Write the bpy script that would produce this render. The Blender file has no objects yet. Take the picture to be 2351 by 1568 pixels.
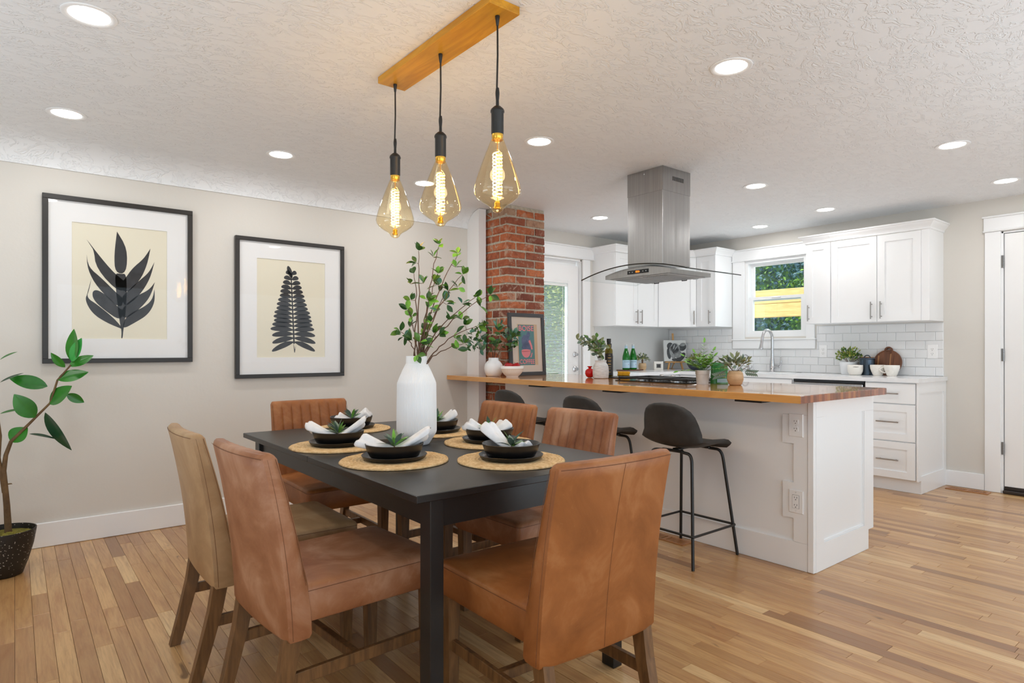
import bpy, bmesh, math, random
from math import pi, sin, cos, sqrt
from mathutils import Vector, Matrix, noise

random.seed(7)
SC = bpy.context.scene
COL = SC.collection

# ---------------------------------------------------------------- camera, world, light, exposure
CAM_H, YAW, FPX = 1.15, 0.896147, 1428.56
cam_d = bpy.data.cameras.new('camera')
cam = bpy.data.objects.new('camera', cam_d)
COL.objects.link(cam)
cam.location = (0, 0, CAM_H)
cam.rotation_euler = (pi / 2, 0, YAW - pi / 2)
cam_d.sensor_fit = 'HORIZONTAL'
cam_d.sensor_width = 36
cam_d.lens = 36 * FPX / 2351
cam_d.shift_y = 18.6 / 2351
cam_d.clip_start = 0.05
cam_d.clip_end = 200
SC.camera = cam

world = bpy.data.worlds.new('world')
SC.world = world
world.use_nodes = True
WBG = world.node_tree.nodes['Background']
WBG.inputs['Color'].default_value = (0.76, 0.89, 1.0, 1)
WBG.inputs['Strength'].default_value = 2.6

sun_d = bpy.data.lights.new('sun', 'SUN')
sun_d.energy = 4.5
sun_d.angle = 0.01
sun_d.color = (1.0, 0.95, 0.86)
sun = bpy.data.objects.new('sun', sun_d)
COL.objects.link(sun)
sun.location = (-4, 5, 9)
sun.rotation_euler = Vector((0.50, -0.40, -0.77)).to_track_quat('-Z', 'Y').to_euler()
sun['kind'] = 'helper'

DOWNLIGHT_W = 2.6
BULB_STRENGTH = 60.0

# four added area lights standing in for bounce flash, aimed at the ceiling (kitchen aisle and the room around the camera)
def bounce_light(loc, sx, sy, watts):
    d = bpy.data.lights.new('bounce_light', 'AREA'); d.shape = 'RECTANGLE'; d.size = sx; d.size_y = sy; d.energy = watts
    d.color = (0.74, 0.88, 1.0)
    o = bpy.data.objects.new('bounce_light', d); COL.objects.link(o)
    o.location = loc; o.rotation_euler = (pi, 0, 0); o['kind'] = 'helper'
bounce_light((4.45, 3.0, 0.25), 0.7, 1.8, 6.0)
bounce_light((-0.9, -0.5, 0.35), 1.4, 1.4, 30.0)
bounce_light((-1.2, 2.5, 0.30), 1.2, 1.4, 22.0)
bounce_light((3.3, -0.8, 0.30), 1.6, 1.2, 34.0)

SC.view_settings.view_transform = 'Standard'
SC.view_settings.look = 'None'
SC.view_settings.exposure = 0.22
SC.view_settings.gamma = 1.0
SC.view_settings.use_curve_mapping = False
SC.cycles.max_bounces = 10
SC.cycles.diffuse_bounces = 6
SC.cycles.glossy_bounces = 5
SC.cycles.transmission_bounces = 6
SC.cycles.transparent_max_bounces = 16
SC.cycles.sample_clamp_indirect = 6.0
SC.cycles.caustics_reflective = False
SC.cycles.caustics_refractive = False

# ---------------------------------------------------------------- materials
def lin(c):
    out = []
    for v in c[:3]:
        v = v / 255.0
        out.append(v / 12.92 if v <= 0.04045 else ((v + 0.055) / 1.055) ** 2.4)
    return (out[0], out[1], out[2], 1.0)

class NT:
    def __init__(self, name):
        self.m = bpy.data.materials.new(name)
        self.m.use_nodes = True
        self.t = self.m.node_tree
        self.b = self.t.nodes['Principled BSDF']
        self.out = self.t.nodes['Material Output']
    def n(self, typ, **kw):
        nd = self.t.nodes.new(typ)
        for k, v in kw.items():
            setattr(nd, k, v)
        return nd
    def l(self, a, b):
        self.t.links.new(a, b)
    def set(self, color=None, rough=None, metal=None, coat=None, coat_rough=None, spec=None, sheen=None, sss=None):
        i = self.b.inputs
        if color is not None: i['Base Color'].default_value = color
        if rough is not None: i['Roughness'].default_value = rough
        if metal is not None: i['Metallic'].default_value = metal
        if coat is not None: i['Coat Weight'].default_value = coat
        if coat_rough is not None: i['Coat Roughness'].default_value = coat_rough
        if spec is not None: i['Specular IOR Level'].default_value = spec
        if sheen is not None: i['Sheen Weight'].default_value = sheen
        return self
    def coords(self, kind='Object', scale=(1, 1, 1)):
        if kind == 'World':
            g = self.n('ShaderNodeNewGeometry'); src = g.outputs['Position']
        else:
            g = self.n('ShaderNodeTexCoord'); src = g.outputs[kind]
        mp = self.n('ShaderNodeMapping')
        mp.inputs['Scale'].default_value = scale
        self.l(src, mp.inputs['Vector'])
        return mp.outputs['Vector']
    def noise(self, vec, scale=5, detail=4, rough=0.6, dist=0.0):
        t = self.n('ShaderNodeTexNoise')
        t.inputs['Scale'].default_value = scale
        t.inputs['Detail'].default_value = detail
        t.inputs['Roughness'].default_value = rough
        t.inputs['Distortion'].default_value = dist
        self.l(vec, t.inputs['Vector'])
        return t.outputs['Fac']
    def ramp(self, fac, stops, interp='LINEAR'):
        r = self.n('ShaderNodeValToRGB')
        r.color_ramp.interpolation = interp
        e = r.color_ramp.elements
        while len(e) < len(stops): e.new(0.5)
        for el, (p, c) in zip(e, stops):
            el.position = p; el.color = c
        self.l(fac, r.inputs['Fac'])
        return r.outputs['Color']
    def mix(self, fac, a, b, blend='MIX'):
        m = self.n('ShaderNodeMix', data_type='RGBA', blend_type=blend)
        for sock, v in ((m.inputs[0], fac), (m.inputs[6], a), (m.inputs[7], b)):
            if hasattr(v, 'is_linked'): self.l(v, sock)
            else: sock.default_value = v
        return m.outputs[2]
    def math(self, op, a, b=0.0, c=None):
        m = self.n('ShaderNodeMath', operation=op)
        for sock, v in zip(m.inputs, (a, b, c)):
            if v is None: continue
            if hasattr(v, 'is_linked'): self.l(v, sock)
            else: sock.default_value = v
        return m.outputs[0]
    def bump(self, h, strength=0.3, dist=0.01):
        b = self.n('ShaderNodeBump')
        b.inputs['Strength'].default_value = strength
        b.inputs['Distance'].default_value = dist
        self.l(h, b.inputs['Height'])
        self.l(b.outputs['Normal'], self.b.inputs['Normal'])
    def color(self, sock):
        self.l(sock, self.b.inputs['Base Color'])

def flat(name, rgb, rough=0.5, metal=0.0, **kw):
    m = NT(name).set(lin(rgb), rough, metal, **kw)
    return m.m

def mottled(name, rgb1, rgb2, scale, rough=0.5, bump=0.0, bdist=0.002, stretch=(1, 1, 1), kind='Object', detail=5, **kw):
    m = NT(name).set(None, rough, **kw)
    v = m.coords(kind, stretch)
    f = m.noise(v, scale, detail)
    m.color(m.ramp(f, [(0.3, lin(rgb1)), (0.7, lin(rgb2))]))
    if bump: m.bump(f, bump, bdist)
    return m.m

def emissive(name, rgb, strength):
    m = NT(name)
    m.set(lin(rgb), 0.5)
    m.b.inputs['Emission Color'].default_value = lin(rgb)
    m.b.inputs['Emission Strength'].default_value = strength
    return m.m

def thin_glass(name, tint=(1, 1, 1, 1), ior=1.45, rough=0.0, gain=1.0, film=0.0):
    m = NT(name)
    tr = m.n('ShaderNodeBsdfTransparent'); tr.inputs['Color'].default_value = tint
    gl = m.n('ShaderNodeBsdfGlossy'); gl.inputs['Roughness'].default_value = rough
    lw = m.n('ShaderNodeLayerWeight'); lw.inputs['Blend'].default_value = 0.5
    r0 = ((ior - 1) / (ior + 1)) ** 2
    fres = m.math('ADD', m.math('MULTIPLY', m.math('POWER', lw.outputs['Facing'], 5.0), 1 - r0), r0)
    mx = m.n('ShaderNodeMixShader')
    f = m.math('MULTIPLY', fres, gain)
    if film: f = m.math('ADD', f, film)
    m.l(f, mx.inputs[0]); m.l(tr.outputs[0], mx.inputs[1]); m.l(gl.outputs[0], mx.inputs[2])
    m.l(mx.outputs[0], m.out.inputs['Surface'])
    return m.m

M = {}
def wall_mat():
    m = NT('wall_paint').set(lin((216, 212, 205)), 0.62)
    v = m.coords('World')
    m.bump(m.noise(v, 9, 5, 0.62), 0.10, 0.02)
    return m.m
M['wall'] = wall_mat()
def ceil_mat():
    m = NT('ceiling_plaster').set(lin((238, 240, 242)), 0.7)
    v = m.coords('World', (1.0, 1.7, 1.0))
    a = m.noise(v, 11, 4, 0.6, 1.2)
    r = m.ramp(a, [(0.50, (0, 0, 0, 1)), (0.545, (1, 1, 1, 1)), (0.60, (0.9, 0.9, 0.9, 1)), (0.66, (0.2, 0.2, 0.2, 1))])
    m.bump(r, 0.5, 0.008)
    return m.m
M['ceiling'] = ceil_mat()
M['trim'] = flat('white_trim_paint', (242, 243, 244), 0.35)
M['cabinet'] = flat('white_cabinet_paint', (240, 241, 242), 0.33)
M['jamb'] = flat('white_door_paint', (242, 242, 242), 0.38)

def floor_mat():
    m = NT('oak_strip_floor').set(None, 0.30, coat=0.25, coat_rough=0.18)
    at = m.n('ShaderNodeAttribute', attribute_name='tone')
    tone = at.outputs['Fac']
    g = m.n('ShaderNodeNewGeometry')
    off = m.n('ShaderNodeCombineXYZ')
    m.l(m.math('MULTIPLY', tone, 37.0), off.inputs[0]); m.l(m.math('MULTIPLY', tone, 91.0), off.inputs[1])
    add = m.n('ShaderNodeVectorMath', operation='ADD')
    m.l(g.outputs['Position'], add.inputs[0]); m.l(off.outputs[0], add.inputs[1])
    mp = m.n('ShaderNodeMapping'); mp.inputs['Scale'].default_value = (14, 1.6, 1)
    m.l(add.outputs[0], mp.inputs['Vector'])
    v = mp.outputs['Vector']
    base = m.ramp(tone, [(0.0, lin((146, 106, 66))), (0.22, lin((178, 134, 86))), (0.5, lin((198, 154, 102))), (0.8, lin((212, 170, 116))), (1.0, lin((228, 194, 142)))])
    big = m.noise(v, 1.3, 5, 0.6, 1.4)
    col = m.mix(m.ramp(big, [(0.42, (0, 0, 0, 1)), (0.75, (0.62, 0.62, 0.62, 1))]), base, lin((150, 92, 48)), 'MIX')
    mp2 = m.n('ShaderNodeMapping'); mp2.inputs['Scale'].default_value = (110, 5, 1)
    m.l(add.outputs[0], mp2.inputs['Vector'])
    fine = m.noise(mp2.outputs['Vector'], 1.0, 4, 0.65, 0.4)
    col = m.mix(m.ramp(fine, [(0.45, (0, 0, 0, 1)), (0.72, (0.34, 0.34, 0.34, 1))]), col, lin((120, 74, 40)))
    mp3 = m.n('ShaderNodeMapping'); mp3.inputs['Scale'].default_value = (16, 5.5, 1)
    m.l(add.outputs[0], mp3.inputs['Vector'])
    kn = m.noise(mp3.outputs['Vector'], 1.1, 2, 0.5, 0.6)
    col = m.mix(m.ramp(kn, [(0.70, (0, 0, 0, 1)), (0.78, (0.72, 0.72, 0.72, 1))]), col, lin((74, 44, 24)))
    m.color(col)
    m.bump(fine, 0.06, 0.002)
    return m.m
M['floor'] = floor_mat()
M['subfloor'] = flat('dark_subfloor', (70, 44, 26), 0.8)

def brick_mat():
    m = NT('old_red_brick').set(None, 0.85)
    oi = m.n('ShaderNodeObjectInfo')
    v = m.coords('World')
    base = m.ramp(oi.outputs['Random'], [(0.0, lin((118, 64, 48))), (0.3, lin((156, 86, 58))), (0.6, lin((180, 100, 62))), (0.9, lin((194, 114, 72))), (1.0, lin((172, 142, 118)))])
    n1 = m.noise(v, 24, 5, 0.65)
    col = m.mix(m.ramp(n1, [(0.45, (0, 0, 0, 1)), (0.7, (0.6, 0.6, 0.6, 1))]), base, lin((98, 44, 32)))
    n2 = m.noise(v, 15, 6, 0.7, 0.8)
    col = m.mix(m.ramp(n2, [(0.53, (0, 0, 0, 1)), (0.66, (0.85, 0.85, 0.85, 1))]), col, lin((190, 166, 146)))
    m.color(col)
    m.bump(m.noise(v, 70, 5, 0.7), 0.6, 0.006)
    return m.m
M['brick'] = brick_mat()
M['mortar'] = mottled('grey_lime_mortar', (160, 152, 136), (206, 198, 182), 40, 0.95, 0.9, 0.01, kind='World')

def leather(name, c1, c2, c3):
    m = NT(name).set(None, 0.44, spec=0.42)
    oi = m.n('ShaderNodeObjectInfo')
    v = m.coords('Object')
    add = m.n('ShaderNodeVectorMath', operation='ADD')
    m.l(v, add.inputs[0]); m.l(oi.outputs['Location'], add.inputs[1])
    v = add.outputs[0]
    a = m.noise(v, 5.5, 5, 0.62, 0.6)
    col = m.ramp(a, [(0.30, lin(c1)), (0.52, lin(c2)), (0.72, lin(c3))])
    b = m.noise(v, 38, 4, 0.7, 1.0)
    col = m.mix(m.ramp(b, [(0.62, (0, 0, 0, 1)), (0.76, (0.35, 0.35, 0.35, 1))]), col, lin(c3))
    m.color(col)
    m.bump(m.noise(v, 260, 3, 0.6), 0.10, 0.001)
    return m.m
M['leather_tan'] = leather('tan_leather', (128, 74, 32), (152, 92, 46), (176, 120, 74))
M['leather_olive'] = leather('olive_tan_leather', (150, 116, 80), (168, 134, 96), (186, 154, 116))
M['leather_cognac'] = leather('cognac_leather', (132, 78, 44), (158, 106, 72), (184, 140, 110))
M['stitch'] = flat('dark_stitching', (104, 62, 34), 0.7)

def wood(name, c1, c2, scale=3, stretch=(12, 12, 1.2), rough=0.45, coat=0.0, kind='Object', dist=1.2):
    m = NT(name).set(None, rough, coat=coat, coat_rough=0.05)
    v = m.coords(kind, stretch)
    f = m.noise(v, scale, 5, 0.6, dist)
    m.color(m.ramp(f, [(0.32, lin(c1)), (0.68, lin(c2))]))
    return m.m
M['chair_wood'] = wood('brown_chair_wood', (84, 56, 28), (128, 90, 52), rough=0.42)
M['table_black'] = mottled('black_stained_table', (24, 23, 23), (33, 31, 30), 6, 0.34, 0.0, spec=0.45)
M['black_metal'] = flat('black_powder_coat', (24, 23, 22), 0.42)
M['stool_shell'] = mottled('charcoal_faux_leather', (38, 37, 36), (62, 61, 60), 9, 0.5, 0.0)
M['jute'] = mottled('woven_jute', (198, 158, 106), (236, 208, 160), 60, 0.95, 0.6, 0.004)
M['black_ceramic'] = flat('matte_black_ceramic', (20, 19, 20), 0.32)
M['napkin'] = mottled('white_linen', (232, 232, 234), (246, 246, 248), 30, 0.9, 0.1, 0.002)
M['white_ceramic'] = flat('matte_white_ceramic', (240, 242, 245), 0.45)
M['gloss_white'] = flat('glazed_white_ceramic', (240, 240, 238), 0.15)
M['leaf_a'] = mottled('green_leaf', (58, 98, 26), (96, 146, 44), 14, 0.42)
M['leaf_b'] = mottled('dark_green_leaf', (34, 70, 30), (62, 104, 44), 14, 0.42)
M['leaf_c'] = mottled('bright_green_leaf', (92, 160, 50), (142, 198, 72), 14, 0.42)
M['leaf_teal'] = mottled('blue_green_leaf', (52, 108, 88), (92, 146, 124), 14, 0.45)
M['leaf_grey'] = mottled('grey_green_leaf', (84, 108, 94), (128, 146, 126), 16, 0.55)
M['leaf_sage'] = mottled('sage_leaf', (104, 118, 84), (160, 166, 120), 20, 0.6)
M['leaf_yellow'] = mottled('yellow_green_leaf', (110, 132, 48), (184, 186, 92), 30, 0.55)
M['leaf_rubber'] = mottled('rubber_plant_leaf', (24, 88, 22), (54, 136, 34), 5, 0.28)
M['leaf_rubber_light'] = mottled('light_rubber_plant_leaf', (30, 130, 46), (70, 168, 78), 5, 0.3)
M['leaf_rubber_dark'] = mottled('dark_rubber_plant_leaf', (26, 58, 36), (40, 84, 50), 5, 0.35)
M['twig'] = mottled('brown_twig', (82, 58, 44), (120, 92, 72), 40, 0.8)
M['trunk'] = mottled('plant_trunk', (84, 62, 38), (118, 92, 60), 20, 0.85, 0.4, 0.004)
M['moss'] = mottled('green_moss', (92, 88, 28), (150, 140, 54), 60, 1.0, 1.0, 0.01)
def speckle():
    m = NT('black_speckled_pot').set(None, 0.5)
    v = m.coords('Object')
    t = m.n('ShaderNodeTexVoronoi'); t.inputs['Scale'].default_value = 75
    m.l(v, t.inputs['Vector'])
    m.color(m.ramp(t.outputs['Distance'], [(0.10, lin((190, 186, 178))), (0.22, lin((30, 26, 22)))]))
    return m.m
M['speckle'] = speckle()
M['frame_black'] = flat('black_picture_frame', (36, 32, 29), 0.38)
M['frame_charcoal'] = flat('charcoal_poster_frame', (58, 60, 64), 0.45)
M['mat_board'] = flat('white_mat_board', (240, 240, 240), 0.85)
M['paper'] = flat('cream_paper', (234, 228, 208), 0.9)
M['ink'] = mottled('charcoal_print_ink', (42, 42, 44), (62, 63, 66), 24, 0.8)
M['pic_glass'] = thin_glass('picture_glass', (0.98, 0.98, 0.98, 1), 1.28)
M['pane'] = thin_glass('window_glass', (0.93, 0.97, 0.96, 1), 1.45)
M['hood_glass'] = thin_glass('hood_glass', (0.93, 0.95, 0.95, 1), 1.35, gain=0.6)
M['glass_edge'] = flat('dark_glass_edge', (40, 46, 46), 0.15)
M['amber'] = thin_glass('amber_bulb_glass', (1.0, 0.91, 0.72, 1), 1.42, film=0.035)
M['filament'] = emissive('glowing_filament', (255, 206, 120), BULB_STRENGTH)
M['led'] = emissive('led_diffuser', (255, 252, 246), 14.0)
M['brass'] = flat('brass_collar', (226, 176, 74), 0.25, 1.0)
M['canopy_wood'] = wood('honey_canopy_wood', (190, 128, 22), (226, 164, 44), 2.2, (9, 1, 9), 0.4)
def steel():
    m = NT('brushed_stainless').set(lin((172, 172, 172)), 0.27, 1.0)
    v = m.coords('Object', (220, 220, 1.5))
    f = m.noise(v, 1.0, 3, 0.6)
    m.color(m.ramp(f, [(0.3, lin((156, 156, 156))), (0.7, lin((182, 182, 182)))]))
    v2 = m.coords('Object', (6, 6, 1.6))
    m.bump(m.noise(v2, 1.0, 2, 0.5, 0.6), 0.10, 0.02)
    return m.m
M['steel'] = steel()
M['chrome'] = flat('brushed_nickel', (196, 196, 198), 0.22, 1.0)
M['handle'] = flat('satin_nickel_handle', (164, 160, 156), 0.3, 1.0)
M['filter'] = flat('hood_filter_mesh', (190, 190, 190), 0.35, 1.0)
M['screen_black'] = flat('black_touch_panel', (16, 20, 26), 0.12)
M['digit'] = emissive('amber_digits', (255, 140, 30), 2.0)
def butcher(name, end=False):
    m = NT(name).set(None, 0.18, coat=0.7, coat_rough=0.03)
    g = m.coords('World', (1, 1, 1))
    sx = m.n('ShaderNodeSeparateXYZ'); m.l(g, sx.inputs[0])
    if end:
        st = m.math('FLOOR', m.math('MULTIPLY', sx.outputs[0], 34.0))
        wn = m.n('ShaderNodeTexWhiteNoise', noise_dimensions='1D'); m.l(st, wn.inputs['W'])
        col = m.ramp(wn.outputs['Value'], [(0.0, lin((112, 62, 44))), (0.4, lin((144, 80, 54))), (0.75, lin((160, 92, 60))), (1.0, lin((178, 116, 66)))])
        f = m.noise(m.coords('World', (90, 90, 6)), 1.0, 3, 0.6)
        col = m.mix(m.ramp(f, [(0.45, (0, 0, 0, 1)), (0.75, (0.4, 0.4, 0.4, 1))]), col, lin((110, 58, 36)))
    else:
        st = m.math('FLOOR', m.math('MULTIPLY', sx.outputs[0], 26.0))
        wn = m.n('ShaderNodeTexWhiteNoise', noise_dimensions='1D'); m.l(st, wn.inputs['W'])
        f = m.noise(m.coords('World', (30, 2.2, 12)), 1.0, 5, 0.6, 1.0)
        mixf = m.math('ADD', m.math('MULTIPLY', wn.outputs['Value'], 0.4), m.math('MULTIPLY', f, 0.6))
        col = m.ramp(mixf, [(0.28, lin((158, 96, 42))), (0.5, lin((196, 134, 68))), (0.72, lin((216, 160, 92)))])
        k = m.noise(m.coords('World', (6, 9, 40)), 1.0, 4, 0.65, 1.6)
        col = m.mix(m.ramp(k, [(0.69, (0, 0, 0, 1)), (0.74, (0.8, 0.8, 0.8, 1))]), col, lin((70, 36, 18)))
    m.color(col)
    return m.m
M['butcher'] = butcher('lacquered_butcher_block')
M['butcher_end'] = butcher('butcher_block_end_grain', True)
M['quartz'] = mottled('white_quartz', (226, 227, 229), (240, 241, 242), 7, 0.14)
M['tile'] = flat('white_subway_tile', (232, 233, 234), 0.08)
M['grout'] = flat('pale_grout', (222, 222, 220), 0.9)
M['outlet'] = flat('white_outlet_plastic', (240, 240, 240), 0.35)
M['slot'] = flat('dark_slot', (38, 38, 38), 0.6)
M['apple'] = mottled('red_apple_skin', (140, 4, 14), (190, 16, 26), 8, 0.12)
M['pomegranate'] = flat('red_glazed_fruit', (196, 18, 20), 0.1)
M['stoneware'] = mottled('ribbed_grey_stoneware', (196, 198, 200), (228, 228, 228), 18, 0.5, 0.2, 0.003, (1, 1, 5))
def colglass(name, rgb, rough=0.05):
    m = NT(name).set(lin(rgb), rough)
    m.b.inputs['Transmission Weight'].default_value = 0.55
    m.b.inputs['IOR'].default_value = 1.45
    return m.m
M['green_glass'] = colglass('green_bottle_glass', (20, 136, 34))
M['olive_glass'] = colglass('olive_oil_glass', (128, 112, 10))
M['black_label'] = flat('black_label', (34, 30, 30), 0.45)
M['gold_text'] = flat('gold_print', (188, 150, 70), 0.5)
M['blue_label'] = flat('pale_blue_label', (176, 206, 226), 0.5)
M['silver'] = flat('silver_foil', (206, 212, 216), 0.3, 0.6)
M['navy'] = flat('navy_print', (28, 40, 70), 0.6)
M['red_print'] = flat('red_print', (196, 60, 70), 0.6)
M['mustard'] = mottled('mustard_towel', (190, 134, 18), (222, 164, 34), 40, 0.95, 0.3, 0.003)
M['black_gloss'] = flat('black_glass_ceramic', (18, 18, 19), 0.08)
M['concrete'] = mottled('grey_plaster_pot', (192, 190, 188), (214, 212, 210), 12, 0.75)
M['bag_green'] = mottled('green_foil_bag', (30, 96, 40), (74, 162, 80), 6, 0.18)
M['bag_blue'] = flat('pale_blue_print', (168, 204, 220), 0.3)
M['yellow_text'] = flat('yellow_print', (206, 210, 90), 0.5)
M['pale_wood'] = wood('pale_turned_wood', (196, 160, 120), (222, 192, 152), 2.5, (2, 2, 14), 0.5)
M['easel_wood'] = wood('easel_pine', (190, 140, 80), (214, 168, 108), 3, (10, 10, 1), 0.5)
M['walnut'] = wood('walnut_board', (80, 44, 26), (128, 78, 48), 2.0, (1, 16, 1.2), 0.4)
M['walnut_light'] = wood('light_walnut_strip', (150, 100, 60), (176, 126, 80), 2.0, (1, 16, 1.2), 0.4)
M['canister'] = flat('gunmetal_canister', (70, 82, 94), 0.28, 0.85)
M['dark_bowl'] = flat('slate_blue_bowl', (52, 60, 76), 0.45)
M['cream_ceramic'] = flat('cream_glazed_ceramic', (232, 228, 220), 0.3)
M['art_light'] = flat('art_block_pale', (214, 216, 214), 0.6)
M['art_mid'] = mottled('art_block_grey', (120, 124, 124), (168, 172, 172), 30, 0.6)
M['art_dark'] = mottled('art_block_dark', (44, 46, 48), (80, 84, 86), 30, 0.6)
M['poster_teal'] = flat('poster_teal', (86, 138, 142), 0.7)
M['poster_pink'] = flat('poster_pink', (240, 140, 150), 0.7)
M['poster_violet'] = mottled('poster_violet', (70, 90, 128), (110, 120, 160), 40, 0.7)
M['poster_cream'] = flat('poster_mat_cream', (228, 214, 200), 0.85)
M['poster_tan'] = flat('poster_paper_edge', (216, 184, 150), 0.85)
M['blind'] = flat('white_blind_slat', (238, 238, 236), 0.4)
M['vent_wood'] = wood('oak_floor_vent', (150, 96, 52), (186, 128, 78), 3, (20, 2, 4), 0.4)
M['hinge'] = flat('nickel_hinge', (150, 150, 150), 0.3, 1.0)
M['threshold'] = flat('dark_threshold', (44, 34, 28), 0.5)
M['beam'] = wood('pine_patio_beam', (196, 152, 92), (222, 184, 124), 2.0, (3, 1.5, 22), 0.7, kind='World')
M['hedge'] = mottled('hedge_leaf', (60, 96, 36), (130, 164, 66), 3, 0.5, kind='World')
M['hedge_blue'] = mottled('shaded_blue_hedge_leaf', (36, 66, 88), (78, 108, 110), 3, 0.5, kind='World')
M['lawn'] = mottled('patio_ground', (206, 206, 204), (226, 226, 224), 2, 0.9, kind='World')
M['roof'] = flat('roof_board', (200, 198, 192), 0.8)

# ---------------------------------------------------------------- geometry helpers
class MB:
    def __init__(self):
        self.v = []; self.f = []; self.mi = []
    def add(self, vs, fs, mi=0):
        o = len(self.v)
        self.v += [tuple(p) for p in vs]
        for q in fs:
            self.f.append(tuple(i + o for i in q)); self.mi.append(mi)
        return self
    def box(self, x0, x1, y0, y1, z0, z1, mi=0):
        vs = [(x, y, z) for x in (x0, x1) for y in (y0, y1) for z in (z0, z1)]
        return self.add(vs, [(0, 1, 3, 2), (4, 6, 7, 5), (0, 4, 5, 1), (2, 3, 7, 6), (0, 2, 6, 4), (1, 5, 7, 3)], mi)
    def rbox(self, x0, x1, y0, y1, z0, z1, r=0.003, seg=1, mi=0):
        bm = bmesh.new()
        bmesh.ops.create_cube(bm, size=1)
        for v in bm.verts:
            v.co = Vector(((x0 + x1) / 2 + v.co.x * (x1 - x0), (y0 + y1) / 2 + v.co.y * (y1 - y0), (z0 + z1) / 2 + v.co.z * (z1 - z0)))
        bmesh.ops.bevel(bm, geom=list(bm.edges), offset=r, segments=seg, affect='EDGES', profile=0.5)
        bm.verts.index_update()
        self.add([v.co[:] for v in bm.verts], [[v.index for v in f.verts] for f in bm.faces], mi)
        bm.free()
        return self
    def lathe(self, prof, n=24, c=(0, 0, 0), mi=0, mod=None):
        vs = []; fs = []
        for j, (r, z) in enumerate(prof):
            for i in range(n):
                a = 2 * pi * i / n
                rr = r if mod is None else mod(r, z, a)
                vs.append((c[0] + rr * cos(a), c[1] + rr * sin(a), c[2] + z))
        for j in range(len(prof) - 1):
            for i in range(n):
                k = (i + 1) % n
                fs.append((j * n + i, j * n + k, (j + 1) * n + k, (j + 1) * n + i))
        if prof[0][0] > 1e-5: fs.append(tuple(range(n))[::-1])
        if prof[-1][0] > 1e-5: fs.append(tuple((len(prof) - 1) * n + i for i in range(n)))
        return self.add(vs, fs, mi)
    def tube(self, pts, r=0.005, n=8, mi=0, closed=False):
        pts = [Vector(p) for p in pts]
        N = len(pts)
        rs = r if isinstance(r, (list, tuple)) else [r] * N
        t0 = (pts[1] - pts[0]).normalized()
        up = Vector((0, 0, 1)) if abs(t0.z) < 0.9 else Vector((1, 0, 0))
        vs = []; fs = []
        nrm = t0.cross(up).normalized()
        for i, p in enumerate(pts):
            if closed: t = (pts[(i + 1) % N] - pts[i - 1]).normalized()
            else: t = (pts[min(i + 1, N - 1)] - pts[max(i - 1, 0)]).normalized()
            nrm = (nrm - t * nrm.dot(t))
            nrm = nrm.normalized() if nrm.length > 1e-6 else t.orthogonal().normalized()
            b = t.cross(nrm)
            for k in range(n):
                a = 2 * pi * k / n
                vs.append(p + (nrm * cos(a) + b * sin(a)) * rs[i])
        seg = N if closed else N - 1
        for i in range(seg):
            j = (i + 1) % N
            for k in range(n):
                m = (k + 1) % n
                fs.append((i * n + k, i * n + m, j * n + m, j * n + k))
        if not closed:
            fs.append(tuple(range(n))[::-1]); fs.append(tuple((N - 1) * n + k for k in range(n)))
        return self.add(vs, fs, mi)
    def prism(self, poly, d0, d1, mp, mi=0):
        n = len(poly)
        vs = [mp(u, v, d0) for u, v in poly] + [mp(u, v, d1) for u, v in poly]
        fs = [tuple(range(n)), tuple(range(2 * n - 1, n - 1, -1))]
        fs += [(i, (i + 1) % n, n + (i + 1) % n, n + i) for i in range(n)]
        return self.add(vs, fs, mi)
    def grid(self, fn, nu, nv, mi=0, closeu=False):
        vs = [fn(i / (nu if closeu else nu - 1), j / (nv - 1)) for j in range(nv) for i in range(nu)]
        fs = []
        for j in range(nv - 1):
            for i in range(nu if closeu else nu - 1):
                k = (i + 1) % nu
                fs.append((j * nu + i, j * nu + k, (j + 1) * nu + k, (j + 1) * nu + i))
        return self.add(vs, fs, mi)
    def xf(self, mat):
        self.v = [tuple(mat @ Vector(p)) for p in self.v]
        return self
    def mesh(self, name, mats, smooth=None, recalc=True, off=None):
        me = bpy.data.meshes.new(name)
        v = self.v if off is None else [(p[0] - off[0], p[1] - off[1], p[2] - off[2]) for p in self.v]
        me.from_pydata(v, [], self.f)
        mats = mats if isinstance(mats, (list, tuple)) else [mats]
        for m in mats: me.materials.append(m)
        if len(mats) > 1: me.polygons.foreach_set('material_index', self.mi)
        if recalc:
            bm = bmesh.new(); bm.from_mesh(me)
            bmesh.ops.recalc_face_normals(bm, faces=bm.faces)
            bm.to_mesh(me); bm.free()
        if smooth:
            me.shade_smooth()
            if smooth < 180: me.set_sharp_from_angle(angle=math.radians(smooth))
        me.update()
        return me

def link(name, me, parent=None, loc=None, rot=None, scale=None):
    o = bpy.data.objects.new(name, me)
    COL.objects.link(o)
    if parent is not None: o.parent = parent
    if loc is not None: o.location = loc
    if rot is not None: o.rotation_euler = rot
    if scale is not None: o.scale = scale
    return o

ABS = {}
def absloc(o):
    p = Vector((0, 0, 0))
    while o is not None:
        p = p + Vector(o.location); o = o.parent
    return p

def part(name, mb, mats, parent=None, smooth=None, world=False, recalc=True, label=None):
    """mesh object; world=True: the mesh was written in world coordinates (parents unrotated)"""
    off = absloc(parent) if (world and parent is not None) else None
    o = link(name, mb.mesh(name, mats, smooth, recalc, off), parent)
    if label: o['label'] = label
    return o

def tag(o, label, cat, group=None, kind=None):
    o['label'] = label; o['category'] = cat
    if group: o['group'] = group
    if kind: o['kind'] = kind
    return o

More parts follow.
